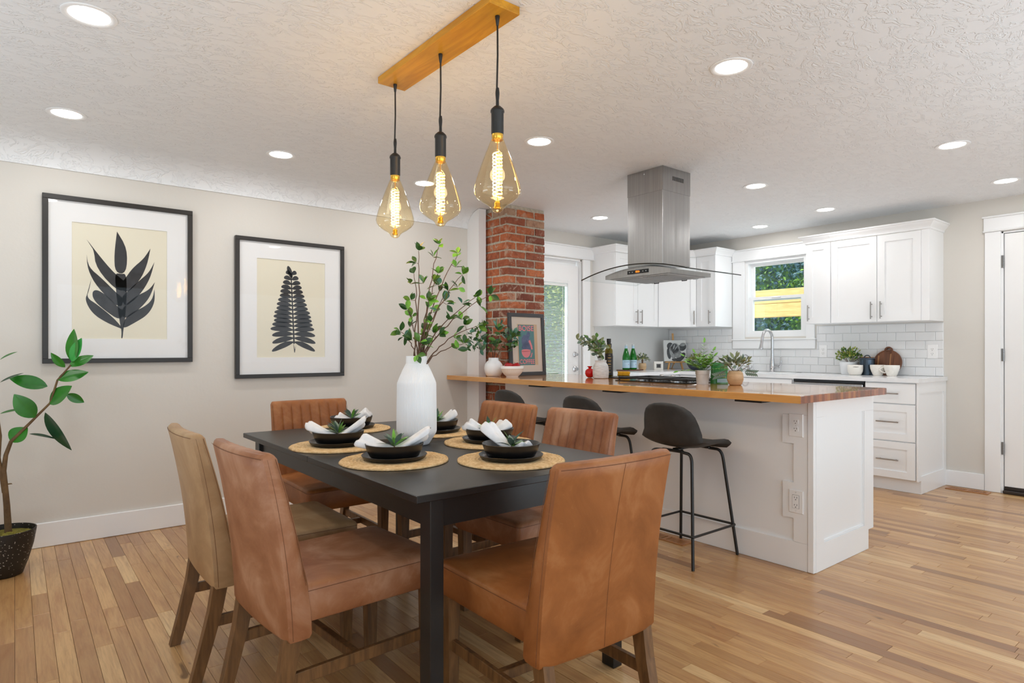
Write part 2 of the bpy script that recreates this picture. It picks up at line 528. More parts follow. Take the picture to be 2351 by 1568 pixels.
def thing(name, label, cat, loc=(0, 0, 0), rz=0.0, group=None):
    o = bpy.data.objects.new(name, None)
    o.empty_display_size = 0.05
    COL.objects.link(o)
    o.location = loc; o.rotation_euler = (0, 0, rz)
    return tag(o, label, cat, group)

def single(name, mb, mats, label, cat, loc=(0, 0, 0), rz=0.0, group=None, smooth=None):
    o = link(name, mb.mesh(name, mats, smooth), None, loc, (0, 0, rz))
    return tag(o, label, cat, group)

def structure(name, mb=None, mats=None, smooth=None, recalc=True):
    if mb is None:
        o = bpy.data.objects.new(name, None); o.empty_display_size = 0.05; COL.objects.link(o)
    else:
        o = link(name, mb.mesh(name, mats, smooth, recalc))
    o['kind'] = 'structure'
    return o

def copy_tree(o, parent=None):
    c = o.copy(); COL.objects.link(c)
    if parent is not None: c.parent = parent
    for ch in list(o.children): copy_tree(ch, c)
    return c

def mx(X):   # plane facing -X at x = X, (u, v) = (y, z), d outwards
    return lambda u, v, d: (X - d, u, v)
def my(Y):   # plane facing -Y at y = Y, (u, v) = (x, z)
    return lambda u, v, d: (u, Y - d, v)

def shaker(mb, u0, u1, v0, v1, mp, rail=0.06, th=0.02, rec=0.009, ru=None):
    ru = rail if ru is None else ru
    a = [(u0, v0), (u1, v0), (u1, v1), (u0, v1)]
    b = [(u0 + ru, v0 + rail), (u1 - ru, v0 + rail), (u1 - ru, v1 - rail), (u0 + ru, v1 - rail)]
    e = 0.0015
    a2 = [(u0 + e, v0 + e), (u1 - e, v0 + e), (u1 - e, v1 - e), (u0 + e, v1 - e)]
    rings = [[mp(u, v, 0) for u, v in a], [mp(u, v, th - e) for u, v in a], [mp(u, v, th) for u, v in a2],
             [mp(u, v, th) for u, v in b], [mp(u, v, th - rec) for u, v in b]]
    vs = [p for r in rings for p in r]
    fs = []
    for k in range(len(rings) - 1):
        for i in range(4):
            j = (i + 1) % 4
            fs.append((k * 4 + i, k * 4 + j, (k + 1) * 4 + j, (k + 1) * 4 + i))
    fs.append((16, 17, 18, 19)); fs.append((3, 2, 1, 0))
    return mb.add(vs, fs)

def pull(mp, u, v, L=0.13, vertical=True, th=0.02, r=0.0055, stand=0.03):
    mb = MB()
    h = L / 2
    P = (lambda s, d: mp(u, v + s, d)) if vertical else (lambda s, d: mp(u + s, v, d))
    mb.tube([P(-h, th + stand), P(h, th + stand)], r, 8)
    for s in (-h * 0.72, h * 0.72):
        mb.tube([P(s, th - 0.002), P(s, th + stand)], r * 0.8, 6)
    return mb

def text_mb(body, size, align='CENTER'):
    cu = bpy.data.curves.new('t', 'FONT')
    cu.body = body; cu.size = size; cu.align_x = align; cu.align_y = 'CENTER'
    o = bpy.data.objects.new('t', cu)
    COL.objects.link(o)
    dg = bpy.context.evaluated_depsgraph_get()
    me = bpy.data.meshes.new_from_object(o.evaluated_get(dg))
    mb = MB()
    mb.add([v.co[:] for v in me.vertices], [tuple(p.vertices) for p in me.polygons])
    bpy.data.objects.remove(o); bpy.data.curves.remove(cu); bpy.data.meshes.remove(me)
    return mb

def project(p):
    d = Vector(p) - Vector((0, 0, CAM_H))
    w = d.x * cos(YAW) + d.y * sin(YAW)
    r = d.x * sin(YAW) - d.y * cos(YAW)
    if w < 0.05: return None
    return 1175.5 + FPX * r / w, 802.6 - FPX * d.z / w, w

# ---------------------------------------------------------------- room constants
CEIL = 2.37
YL = 4.538      # dining wall
YK = 4.70       # kitchen side wall
XS = 6.19       # sink wall
XR = -2.6       # rear wall (behind the camera)
YR = -2.5       # wall on the right behind the frame

# ---------------------------------------------------------------- floor of single oak strips
mb = MB(); mb.box(XR, XS + 0.02, YR, YK + 0.02, -0.06, -0.021)
floor = structure('floor', mb, M['subfloor'])

PITCH = 0.0605
rng = random.Random(11)
planks = []
nrow = int((XS - XR) / PITCH) + 1
for i in range(nrow):
    x0 = XR + i * PITCH
    x1 = min(x0 + PITCH, XS)
    y = YR - rng.random() * 0.8
    yend = YL if x0 < 3.2 else YK
    while y < yend:
        L = rng.choice([0.28, 0.4, 0.55, 0.7, 0.9, 1.15]) * (0.85 + 0.3 * rng.random())
        a, b = max(y, YR), min(y + L, yend)
        if b - a > 0.02:
            planks.append((x0, x1, a, b, min(1, max(0, rng.gauss(0.5, 0.22))), rng.uniform(-0.0005, 0.0)))
        y += L
def seen(pl):
    c = ((pl[0] + pl[1]) / 2, (pl[2] + pl[3]) / 2, 0)
    best = 0
    for t in (0.1, 0.5, 0.9):
        q = project((c[0], pl[2] + (pl[3] - pl[2]) * t, 0))
        if q and -20 < q[0] < 2371 and q[1] < 1600:
            best = max(best, (pl[3] - pl[2]) / q[2] ** 3)
    return best
planks.sort(key=seen, reverse=True)
def plank_mb(mbx, p):
    g = 0.0005
    x0, x1, y0, y1, t, dz = p
    e = 0.0009
    a = [(x0 + g, y0 + g), (x1 - g, y0 + g), (x1 - g, y1 - g), (x0 + g, y1 - g)]
    b = [(x0 + g + e, y0 + g + e), (x1 - g - e, y0 + g + e), (x1 - g - e, y1 - g - e), (x0 + g + e, y1 - g - e)]
    vs = [(u, v, -0.021) for u, v in a] + [(u, v, dz - 0.0008) for u, v in a] + [(u, v, dz) for u, v in b]
    fs = [(8, 9, 10, 11)]
    for k in (0, 4):
        for i in range(4):
            j = (i + 1) % 4
            fs.append((k + i, k + j, k + 4 + j, k + 4 + i))
    mbx.add(vs, fs)
    return len(fs)
def tone_attr(me, vals):
    at = me.attributes.new('tone', 'FLOAT', 'FACE')
    at.data.foreach_set('value', vals)
for p in planks[:296]:
    m1 = MB(); n = plank_mb(m1, p)
    me = m1.mesh('plank', M['floor'], recalc=False)
    tone_attr(me, [p[4]] * n)
    link('plank', me, floor)
m1 = MB(); tv = []
for p in planks[296:]:
    n = plank_mb(m1, p); tv += [p[4]] * n
me = m1.mesh('plank_field', M['floor'], recalc=False); tone_attr(me, tv)
o = link('plank_field', me, floor); o['kind'] = 'stuff'

# ---------------------------------------------------------------- ceiling with the cove over the dining wall
mb = MB()
prof = [(YR - 0.1, CEIL), (YL - 0.215, CEIL)]
for k in range(1, 13):
    a = pi / 2 * k / 12
    prof.append((YL - 0.215 + 0.207 * sin(a), 2.222 + (CEIL - 2.222) * cos(a)))
vs = []; fs = []
for (y, z) in prof:
    vs += [(XR - 0.1, y, z), (3.125, y, z)]
for i in range(len(prof) - 1): fs.append((2 * i, 2 * i + 1, 2 * i + 3, 2 * i + 2))
mb.add(vs, fs)
mb.add([(3.125, YR - 0.1, CEIL), (XS + 0.1, YR - 0.1, CEIL), (XS + 0.1, YK + 0.1, CEIL), (3.125, YK + 0.1, CEIL)], [(0, 1, 2, 3)])
mb.box(XR - 0.1, 3.125, YL - 0.01, YL + 0.1, 2.214, 2.222)
ceiling = structure('ceiling', mb, M['ceiling'], smooth=30, recalc=False)
mb = MB(); mb.box(XR - 2.2, XS + 0.5, YR - 1.3, YK + 0.5, CEIL + 0.10, CEIL + 0.22)  # unseen roof; eave carried out past the rear wall to block the sun
structure('roof', mb, M['roof'])

# ---------------------------------------------------------------- walls
mb = MB(); mb.box(XR, 3.20, YL, YL + 0.12, 0, CEIL)
structure('wall_left', mb, M['wall'])
mb = MB(); mb.box(3.215, 3.25, 4.475, YK + 0.1, 0, CEIL)
structure('wall_stub', mb, M['wall'])
# kitchen side wall with the opening of the blind door (x 3.92 .. 4.66, z 0 .. 2.08)
mb = MB()
mb.box(3.205, 3.74, YK, YK + 0.12, 0, CEIL); mb.box(4.70, XS + 0.12, YK, YK + 0.12, 0, CEIL); mb.box(3.74, 4.70, YK, YK + 0.12, 2.10, CEIL)
structure('wall_back', mb, M['wall'])
# sink wall with window (y 3.04 .. 3.685, z 1.30 .. 2.10) and door (y 0.62 .. 1.445)
WY0, WY1, WZ0, WZ1 = 3.02, 3.69, 1.285, 2.105
DY0, DY1, DZ1 = 0.60, 1.445, 2.095
mb = MB()
for (a, b, c, d) in ((WY1, YK, 0, CEIL), (DY1, WY0, 0, CEIL), (YR, DY0, 0, CEIL), (WY0, WY1, 0, WZ0), (WY0, WY1, WZ1, CEIL), (DY0, DY1, DZ1, CEIL)):
    mb.box(XS, XS + 0.14, a, b, c, d)
structure('wall_far', mb, M['wall'])
# rear wall and right wall (behind the camera) with unseen windows sized for the daylight
mb = MB()
for (a, b, c, d) in ((YR, 0.2, 0, CEIL), (1.6, YL, 0, CEIL), (0.2, 1.6, 0, 0.85), (0.2, 1.6, 2.0, CEIL)):
    mb.box(XR - 0.12, XR, a, b, c, d)
structure('wall_rear', mb, M['wall'])
mb = MB()
for (a, b, c, d) in ((XR, -2.1, 0, CEIL), (5.4, XS, 0, CEIL), (-2.1, 5.4, 0, 0.12), (-2.1, 5.4, 2.14, CEIL), (0.3, 0.5, 0.12, 2.14), (2.8, 3.0, 0.12, 2.14)):
    mb.box(a, b, YR - 0.12, YR, c, d)
structure('wall_right', mb, M['wall'])

# baseboards
mb = MB(); mb.rbox(XR, 3.118, YL - 0.016, YL - 0.0005, 0.001, 0.142, 0.003)
structure('baseboard_left', mb, M['trim'])
mb = MB(); mb.rbox(XS - 0.016, XS - 0.0005, 1.556, 1.833, 0.001, 0.132, 0.003)
structure('baseboard_far', mb, M['trim'])
# white end board of the old partition, cut to the cove
mb = MB()
poly = [(YL - 0.001, 0.001), (YL - 0.001, 2.214)]
for k in range(1, 11):
    a = pi / 2 * k / 12
    poly.append((YL - 0.215 + 0.207 * cos(a) + 0.0, 2.222 + (CEIL - 2.222) * sin(a) - 0.004))
poly.append((YL - 0.178, CEIL - 0.004)); poly.append((YL - 0.178, 0.001))
mb.prism(poly, 0.0, 0.075, lambda u, v, d: (3.122 + d, u, v))
structure('trim_1', mb, M['trim'])

# ---------------------------------------------------------------- window over the sink
win = structure('window_1')
win.location = (XS, (WY0 + WY1) / 2, WZ0)
def wp(name, mbx, mat, smooth=None): return part(name, mbx, mat, win, smooth, True)
for (a, b) in ((WY0 - 0.085, WY0 - 0.001), (WY1 + 0.001, WY1 + 0.14)):
    m1 = MB(); m1.rbox(XS - 0.018, XS - 0.0005, a, b, WZ0 - 0.02, WZ1, 0.002); wp('casing', m1, M['trim'])
m1 = MB(); m1.rbox(XS - 0.022, XS - 0.0005, WY0 - 0.095, WY1 + 0.145, WZ1 + 0.012, WZ1 + 0.112, 0.002)
m1.rbox(XS - 0.03, XS - 0.0005, WY0 - 0.10, WY1 + 0.152, WZ1, WZ1 + 0.012, 0.003)
m1.rbox(XS - 0.036, XS - 0.0005, WY0 - 0.10, WY1 + 0.157, WZ1 + 0.112, WZ1 + 0.128, 0.004)
wp('head_casing', m1, M['trim'])
m1 = MB(); m1.rbox(XS - 0.028, XS - 0.0005, WY0 - 0.10, WY1 + 0.15, WZ0 - 0.035, WZ0 - 0.02, 0.003)
m1.rbox(XS - 0.02, XS - 0.0005, WY0 - 0.09, WY1 + 0.14, WZ0 - 0.125, WZ0 - 0.036, 0.002)
wp('apron', m1, M['trim'])
def frame_yz(m1, x0, x1, y0, y1, z0, z1, w, wt=None, wb=None):
    wt = wt or w; wb = wb or w
    m1.box(x0, x1, y0, y0 + w, z0, z1); m1.box(x0, x1, y1 - w, y1, z0, z1)
    m1.box(x0, x1, y0 + w, y1 - w, z0, z0 + wb); m1.box(x0, x1, y0 + w, y1 - w, z1 - wt, z1)
    return m1
wp('window_frame', frame_yz(MB(), XS + 0.004, XS + 0.12, WY0, WY1, WZ0, WZ1, 0.03), M['trim'])
zm = 1.69
wp('upper_sash', frame_yz(MB(), XS + 0.07, XS + 0.10, WY0 + 0.03, WY1 - 0.03, zm - 0.02, WZ1 - 0.03, 0.032, 0.03, 0.03), M['trim'])
wp('lower_sash', frame_yz(MB(), XS + 0.03, XS + 0.065, WY0 + 0.03, WY1 - 0.03, WZ0 + 0.03, zm + 0.022, 0.042, 0.03, 0.035), M['trim'])
m1 = MB(); m1.rbox(XS + 0.015, XS + 0.032, 3.30, 3.40, zm + 0.006, zm + 0.014, 0.003); wp('sash_lock', m1, M['trim'])
m1 = MB(); m1.box(XS + 0.084, XS + 0.086, WY0 + 0.06, WY1 - 0.06, zm, WZ1 - 0.058); wp('pane', m1, M['pane'])
m1 = MB(); m1.box(XS + 0.047, XS + 0.049, WY0 + 0.07, WY1 - 0.07, WZ0 + 0.062, zm - 0.006); wp('pane', m1, M['pane'])

# ---------------------------------------------------------------- white door on the far right
d1 = structure('door_1'); d1.location = (XS, (DY0 + DY1) / 2, 0)
def dp(name, mbx, mat, smooth=None): return part(name, mbx, mat, d1, smooth, True)
for (a, b) in ((DY1 + 0.002, DY1 + 0.108), (DY0 - 0.108, DY0 - 0.002)):
    m1 = MB(); m1.rbox(XS - 0.02, XS - 0.0005, a, b, 0.001, DZ1 + 0.005, 0.002); dp('casing', m1, M['trim'])
m1 = MB(); m1.rbox(XS - 0.024, XS - 0.0005, DY0 - 0.115, DY1 + 0.115, DZ1 + 0.018, DZ1 + 0.12, 0.002)
m1.rbox(XS - 0.032, XS - 0.0005, DY0 - 0.125, DY1 + 0.122, DZ1 + 0.006, DZ1 + 0.018, 0.004)
m1.rbox(XS - 0.038, XS - 0.0005, DY0 - 0.125, DY1 + 0.125, DZ1 + 0.12, DZ1 + 0.134, 0.004); dp('head_casing', m1, M['trim'])
m1 = MB(); m1.box(XS - 0.004, XS + 0.10, DY1 - 0.012, DY1 + 0.002, 0.0, DZ1); m1.box(XS - 0.004, XS + 0.10, DY0 - 0.002, DY0 + 0.012, 0.0, DZ1); m1.box(XS - 0.004, XS + 0.10, DY0, DY1, DZ1 - 0.012, DZ1)
dp('door_jamb', m1, M['trim'])
m1 = MB(); m1.rbox(XS + 0.004, XS + 0.044, DY0 + 0.016, DY1 - 0.017, 0.055, DZ1 - 0.017, 0.002); dp('door_slab', m1, M['jamb'])
m1 = MB(); m1.box(XS + 0.05, XS + 0.06, DY0, DY1, 0.0, DZ1); dp('dark_gap_fill', m1, M['slot'])  # dark sheet behind the slab, shade of the door gaps put into colour
m1 = MB(); m1.rbox(XS - 0.03, XS + 0.10, DY0 + 0.012, DY1 - 0.012, 0.0005, 0.028, 0.006); m1.rbox(XS + 0.002, XS + 0.05, DY0 + 0.015, DY1 - 0.015, 0.028, 0.05, 0.003); dp('threshold', m1, M['threshold'])
for z in (1.855, 1.107, 0.359):
    m1 = MB()
    for k in range(5): m1.tube([(XS - 0.009, DY1 - 0.013, z - 0.05 + k * 0.02 + 0.0008), (XS - 0.009, DY1 - 0.013, z - 0.03 + k * 0.02 - 0.0008)], 0.0065, 10)
    m1.box(XS - 0.0055, XS - 0.002, DY1 - 0.011, DY1 + 0.012, z - 0.05, z + 0.05)
    dp('hinge', m1, M['hinge'], 40)

# ---------------------------------------------------------------- glazed door with blinds in the kitchen side wall
d2 = structure('door_2'); d2.location = (4.22, YK, 0)
def ep(name, mbx, mat, smooth=None): return part(name, mbx, mat, d2, smooth, True)
for (a, b) in ((4.71, 4.82), (3.62, 3.73)):
    m1 = MB(); m1.rbox(a, b, YK - 0.02, YK - 0.0005, 0.001, 2.105, 0.002); ep('casing', m1, M['trim'])
m1 = MB(); m1.rbox(3.62, 4.87, YK - 0.024, YK - 0.0005, 2.118, 2.222, 0.002); m1.rbox(3.61, 4.88, YK - 0.034, YK - 0.0005, 2.106, 2.118, 0.004); m1.rbox(3.6, 4.885, YK - 0.04, YK - 0.0005, 2.222, 2.238, 0.004)
ep('head_casing', m1, M['trim'])
m1 = MB(); m1.box(3.735, 3.75, YK, YK + 0.12, 0, 2.10); m1.box(4.69, 4.705, YK, YK + 0.12, 0, 2.10); m1.box(3.735, 4.705, YK, YK + 0.12, 2.085, 2.10); ep('door_jamb', m1, M['trim'])
SX0, SX1, SZ1 = 3.757, 4.683, 2.035
GX0, GX1, GZ0, GZ1 = 3.95, 4.525, 0.25, 1.84
m1 = MB()
y0, y1 = YK + 0.03, YK + 0.07
m1.box(SX0, GX0, y0, y1, 0.01, SZ1); m1.box(GX1, SX1, y0, y1, 0.01, SZ1); m1.box(GX0, GX1, y0, y1, 0.01, GZ0); m1.box(GX0, GX1, y0, y1, GZ1, SZ1)
ep('door_slab', m1, M['jamb'])
m1 = MB(); m1.box(SX0, SX1, YK + 0.06, YK + 0.07, SZ1 + 0.006, 2.085); ep('door_transom', m1, M['jamb'])
m1 = MB()
for (a, b, c, d) in ((GX0 - 0.035, GX0, GZ0 - 0.035, GZ1 + 0.035), (GX1, GX1 + 0.035, GZ0 - 0.035, GZ1 + 0.035), (GX0, GX1, GZ0 - 0.035, GZ0), (GX0, GX1, GZ1, GZ1 + 0.035)):
    m1.rbox(a, b, y0 - 0.012, y0 + 0.002, c, d, 0.004)
ep('glazing_bead', m1, M['jamb'])
m1 = MB(); m1.box(GX0, GX1, y1 - 0.012, y1 - 0.010, GZ0, GZ1); ep('pane', m1, M['pane'])
m1 = MB(); m1.rbox(GX0 + 0.004, GX1 - 0.004, y0 + 0.002, y0 + 0.018, GZ1 - 0.03, GZ1 - 0.004, 0.003); ep('blind_headrail', m1, M['blind'])
m1 = MB()
vs = []
for (dy, dz) in ((-0.0085, -0.0030), (0, 0.0012), (0.0085, 0.0030)): vs += [(GX0 + 0.004 - 4.22, y0 + 0.012 + dy - YK, dz), (GX1 - 0.004 - 4.22, y0 + 0.012 + dy - YK, dz)]
m1.add(vs, [(0, 1, 3, 2), (2, 3, 5, 4)])
slat_me = m1.mesh('blind_slat', M['blind'], recalc=False)
z = GZ1 - 0.042
while z > GZ0 + 0.02:
    link('blind_slat', slat_me, d2, (0, 0, z)); z -= 0.0155
m1 = MB()
for x in (4.462, 4.05): m1.tube([(x, y0 + 0.0015, GZ0 + 0.02), (x, y0 + 0.0015, GZ1 - 0.03)], 0.0022, 5)
ep('blind_cord', m1, M['blind'])
for z, r in ((1.10, 0.026), (0.945, 0.03)):
    m1 = MB(); m1.lathe([(r, 0), (r, 0.006), (r * 0.6, 0.012), (r * 0.62, 0.035), (r * 0.45, 0.045), (0, 0.046)], 16)
    m1.xf(Matrix.Translation((4.635, y0, z)) @ Matrix.Rotation(pi / 2, 4, 'X'))
    ep('door_knob' if z < 1 else 'deadbolt', m1, M['chrome'], 40)

# ---------------------------------------------------------------- brick chimney, every brick its own part
BX0, BX1, BY0, BY1 = 3.22, 3.64, 4.095, 4.465
chim = thing('brick_chimney', 'exposed red brick chimney column rising from counter to ceiling', 'chimney', ((BX0 + BX1) / 2, (BY0 + BY1) / 2, 0))
mb = MB(); mb.box(BX0 + 0.005, BX1 - 0.005, BY0 + 0.005, BY1 - 0.005, 0.0, CEIL - 0.002)
part('mortar_core', mb, M['mortar'], chim, world=True)
rng = random.Random(5)
def brick(x0, x1, y0, y1, z0, z1):
    m1 = MB(); m1.rbox(x0, x1, y0, y1, z0, z1, 0.004)
    j = 0.0030
    m1.v = [(p[0] + rng.uniform(-j, j), p[1] + rng.uniform(-j, j), p[2] + rng.uniform(-j, j)) for p in m1.v]
    part('brick', m1, M['brick'], chim, world=True)
CP, BH, J = 0.0712, 0.0575, 0.013
z = 0.003; c = 0
while z + 0.03 < CEIL:
    zt = min(z + BH, CEIL - 0.006)
    zz = z + rng.uniform(-0.002, 0.002)
    px = rng.uniform(-0.003, 0.003)
    if c % 2 == 0:
        # corner brick lies along the front face (y)
        ycuts = [BY0, BY0 + 0.2, BY1 - 0.06, BY1]
        for a, b in zip(ycuts[:-1], ycuts[1:]): brick(BX0 + px, BX0 + 0.095, a + (J if a > BY0 else 0), b, zz, zt)
        xc = [BX0 + 0.095, BX0 + 0.30, BX1]
    else:
        ycuts = [BY0 + 0.095, BY0 + 0.30, BY1]
        for a, b in zip(ycuts[:-1], ycuts[1:]): brick(BX0 + px, BX0 + 0.095, a + J, b, zz, zt)
        xc = [BX0 - J, BX0 + 0.2, BX1]
    for a, b in zip(xc[:-1], xc[1:]): brick(a + J, b, BY0 + rng.uniform(-0.003, 0.003), BY0 + 0.095, zz, zt)
    for a, b in ((BY0 + 0.105, BY0 + 0.3),): brick(BX1 - 0.09, BX1, a, b, zz, zt)
    z += CP; c += 1

# ---------------------------------------------------------------- island cabinet
IX, IY0, IY1, IXB = 3.195, 1.52, 4.085, 3.92
isl = thing('island_cabinet', 'long white panelled island base under the wooden counter', 'cabinet', (3.55, 2.8, 0))
mb = MB(); mb.box(IX + 0.013, IXB, IY0 + 0.012, IY1, 0.11, 0.892); mb.box(IX + 0.013, IXB - 0.07, IY0 + 0.012, IY1, 0.001, 0.11)
part('body', mb, M['cabinet'], isl, world=True)
f = mx(IX + 0.0129)
def ip(name, m1): return part(name, m1, M['cabinet'], isl, world=True)
m1 = MB(); m1.prism([(1.555, 0.81), (IY1, 0.81), (IY1, 0.892), (1.555, 0.892)], 0, 0.0125, f); ip('top_rail', m1)
m1 = MB(); m1.prism([(1.555, 0.001), (IY1, 0.001), (IY1, 0.136), (IY1, 0.143), (1.555, 0.143)], 0, 0.0125, f); ip('base_rail', m1)
m1 = MB(); m1.prism([(1.555, 0.144), (1.628, 0.144), (1.628, 0.266), (1.687, 0.266), (1.687, 0.453), (1.628, 0.453), (1.628, 0.657), (1.689, 0.657), (1.689, 0.809), (1.555, 0.809)], 0, 0.0125, f); ip('outlet_stile', m1)
m1 = MB(); m1.prism([(IY1 - 0.04, 0.144), (IY1, 0.144), (IY1, 0.809), (IY1 - 0.04, 0.809)], 0, 0.0125, f); ip('left_stile', m1)
m1 = MB(); m1.rbox(IX - 0.004, IX + 0.02, IY0, IY0 + 0.033, 0.001, 0.892, 0.003); ip('corner_post', m1)
fy = my(IY0 + 0.0119)
m1 = MB(); m1.prism([(IX + 0.021, 0.001), (3.853, 0.001), (3.853, 0.142), (IX + 0.021, 0.142)], 0, 0.0115, fy); ip('end_base_rail', m1)
m1 = MB(); m1.prism([(IX + 0.021, 0.80), (IXB, 0.80), (IXB, 0.892), (IX + 0.021, 0.892)], 0, 0.0115, fy); ip('end_top_rail', m1)
m1 = MB(); m1.prism([(IX + 0.021, 0.1425), (3.305, 0.1425), (3.305, 0.7995), (IX + 0.021, 0.7995)], 0, 0.0115, fy); ip('end_stile', m1)
m1 = MB(); m1.prism([(3.80, 0.1425), (3.853, 0.1425), (3.853, 0.112), (IXB, 0.112), (IXB, 0.7995), (3.80, 0.7995)], 0, 0.0115, fy); ip('end_stile', m1)
m1 = MB()
for (u0, u1, v0, v1) in ((3.306, 3.3135, 0.143, 0.799), (3.7915, 3.799, 0.143, 0.799), (3.3135, 3.7915, 0.143, 0.152)): m1.prism([(u0, v0), (u1, v0), (u1, v1), (u0, v1)], 0, 0.006, fy)
ip('panel_moulding', m1)

# ---------------------------------------------------------------- power outlets
def outlet(label, mp, u, v, decora=False, loc=None):
    t = thing('power_outlet', label, 'outlet', loc, 0, None)
    s = 0.046
    m1 = MB()
    q = [(u - 0.038, v - 0.06), (u + 0.038, v - 0.06), (u + 0.038, v + 0.06), (u - 0.038, v + 0.06)]
    q2 = [(u + (a - u) * 0.93, v + (b - v) * 0.95) for a, b in q]
    m1.add([mp(a, b, 0) for a, b in q] + [mp(a, b, 0.003) for a, b in q] + [mp(a, b, 0.006) for a, b in q2], [(0, 1, 2, 3), (8, 9, 10, 11)] + [(k + i, k + (i + 1) % 4, k + 4 + (i + 1) % 4, k + 4 + i) for k in (0, 4) for i in range(4)])
    part('cover_plate', m1, M['outlet'], t, world=True)
    if decora:
        m1 = MB(); m1.prism([(u - 0.0165, v - 0.034), (u + 0.0165, v - 0.034), (u + 0.0165, v + 0.034), (u - 0.0165, v + 0.034)], 0.006, 0.0085, mp); part('receptacle', m1, M['outlet'], t, world=True)
        m1 = MB()
        w = 0.0172
        for (a, b, c2, d) in ((-w, w, -0.0352, -0.0343), (-w, w, 0.0343, 0.0352), (-w - 0.0008, -w + 0.0003, -0.035, 0.035), (w - 0.0003, w + 0.0008, -0.035, 0.035)):
            m1.prism([(u + a, v + c2), (u + b, v + c2), (u + b, v + d), (u + a, v + d)], 0.006, 0.0064, mp)
        part('receptacle_gap', m1, M['slot'], t, world=True)
    for dv in (0.0195, -0.0195):
        if not decora:
            m1 = MB()
            pts = []
            for k in range(20):
                a = 2 * pi * k / 20
                pts.append((u + max(-0.0145, min(0.0145, 0.0172 * cos(a))), v + dv + max(-0.0145, min(0.0145, 0.0165 * sin(a)))))
            m1.prism(pts, 0.006, 0.0085, mp); part('receptacle', m1, M['outlet'], t, world=True)
        m1 = MB()
        for du, hh in ((-0.0065, 0.0042), (0.0065, 0.0035)): m1.prism([(u + du - 0.0011, v + dv + 0.003 - hh), (u + du + 0.0011, v + dv + 0.003 - hh), (u + du + 0.0011, v + dv + 0.003 + hh), (u + du - 0.0011, v + dv + 0.003 + hh)], 0.0085, 0.0089, mp)
        m1.prism([(u + 0.0026 * cos(2 * pi * k / 8), v + dv - 0.0085 + 0.0026 * sin(2 * pi * k / 8)) for k in range(8)], 0.0085, 0.0089, mp)
        part('slots', m1, M['slot'], t, world=True)
    m1 = MB()
    for dv in ((0.048, -0.048) if decora else (0.0,)): m1.prism([(u + 0.002 * cos(2 * pi * k / 8), v + dv + 0.002 * sin(2 * pi * k / 8)) for k in range(8)], 0.006, 0.0066, mp)
    part('screw', m1, M['silver'], t, world=True)
    return t
fo = mx(IX + 0.0003)
outlet('upper white duplex outlet on the island front below the counter', fo, 1.614, 0.754, False, (IX, 1.614, 0.754))
outlet('lower white rectangular outlet on the island front near the floor', fo, 1.613, 0.355, True, (IX, 1.613, 0.355))

# ---------------------------------------------------------------- butcher block counter
cnt = thing('butcher_block_counter', 'long glossy butcher block counter with wavy front edge on the island', 'counter', (3.4, 2.98, 0.8935))
TZ0, TZ1 = 0.8935, 0.93
rng = random.Random(3)
N = 90
top = []; 
def edge_x(y):
    s = 0.009 * noise.noise(Vector((y * 1.6, 0.3, 0))) + 0.004 * noise.noise(Vector((y * 5.1, 2.3, 0)))
    return 2.903 + s * min(1, (y - 1.445) / 0.3)
fr = []
for i in range(N + 1):
    y = 1.445 + (4.53 - 1.445) * i / N
    fr.append((edge_x(y), y))
outline = fr + [(3.115, 4.53), (3.115, 4.352), (3.206, 4.352), (3.206, 4.08), (3.66, 4.08), (3.66, 4.40), (3.906, 4.40), (3.906, 1.445)]
n = len(outline)
vs = []; e = 0.003
cx0, cy0 = 3.4, 2.6
def inset(p, i):
    a = Vector(outline[i - 1]); b = Vector(outline[(i + 1) % n]); t = (b - a)
    nn = Vector((t.y, -t.x)).normalized()
    return (p[0] + nn.x * e, p[1] + nn.y * e)
ins = [inset(p, i) for i, p in enumerate(outline)]
vs = [(x, y, TZ0) for x, y in outline] + [(x, y, TZ1 - e) for x, y in outline] + [(x, y, TZ1) for x, y in ins]
mb = MB()
fs = []; mis = []
for k in (0, n):
    for i in range(n):
        j = (i + 1) % n
        fs.append((k + i, k + j, k + n + j, k + n + i)); mis.append(1 if i in (n - 1,) else 0)
fs.append(tuple(range(n))); mis.append(0)
fs.append(tuple(2 * n + i for i in range(n))); mis.append(0)
mb.v = vs; mb.f = fs; mb.mi = mis
me = mb.mesh('slab', [M['butcher'], M['butcher_end']], None, True, (3.4, 2.98, 0.8935))
# triangulate the concave caps
bm = bmesh.new(); bm.from_mesh(me)
bmesh.ops.triangulate(bm, faces=[f for f in bm.faces if len(f.verts) > 8])
bm.to_mesh(me); bm.free()
link('slab', me, cnt)
for y in (3.40, 2.67, 1.735):
    m1 = MB(); m1.prism([(y - 0.075, 2.935), (y + 0.075, 2.935), (y + 0.05, 3.19), (y - 0.05, 3.19)], 0.8805, 0.8932, lambda u, v, d: (v, u, d))
    part('support_bracket', m1, M['black_metal'], cnt, world=True)

# ---------------------------------------------------------------- kitchen base cabinets and quartz top
CX = 5.57       # carcass front
dfront = mx(CX)
def base_unit(name, label, cat, y0, y1, fronts, panel_end=False):
    t = thing(name, label, cat, (5.88, (y0 + y1) / 2, 0))
    m1 = MB(); m1.box(CX + 0.0005, XS - 0.002, y0, y1, 0.105, 0.886); m1.box(5.612, XS - 0.002, y0, y1, 0.001, 0.105)
    part('carcass', m1, M['cabinet'], t, world=True)
    for kind, a, b, c2, d, hu, hv, vert in fronts:
        m1 = MB()
        if kind == 'slab': m1.rbox(CX - 0.02, CX, a, b, c2, d, 0.002)
        else: shaker(m1, a, b, c2, d, dfront, 0.058)
        pr = part('drawer' if kind != 'door' else 'door', m1, M['cabinet'], t, world=True)
        if hu is not None:
            part('handle', pull(dfront, hu, hv, 0.165, vert), M['handle'], pr, 40, True)
    return t
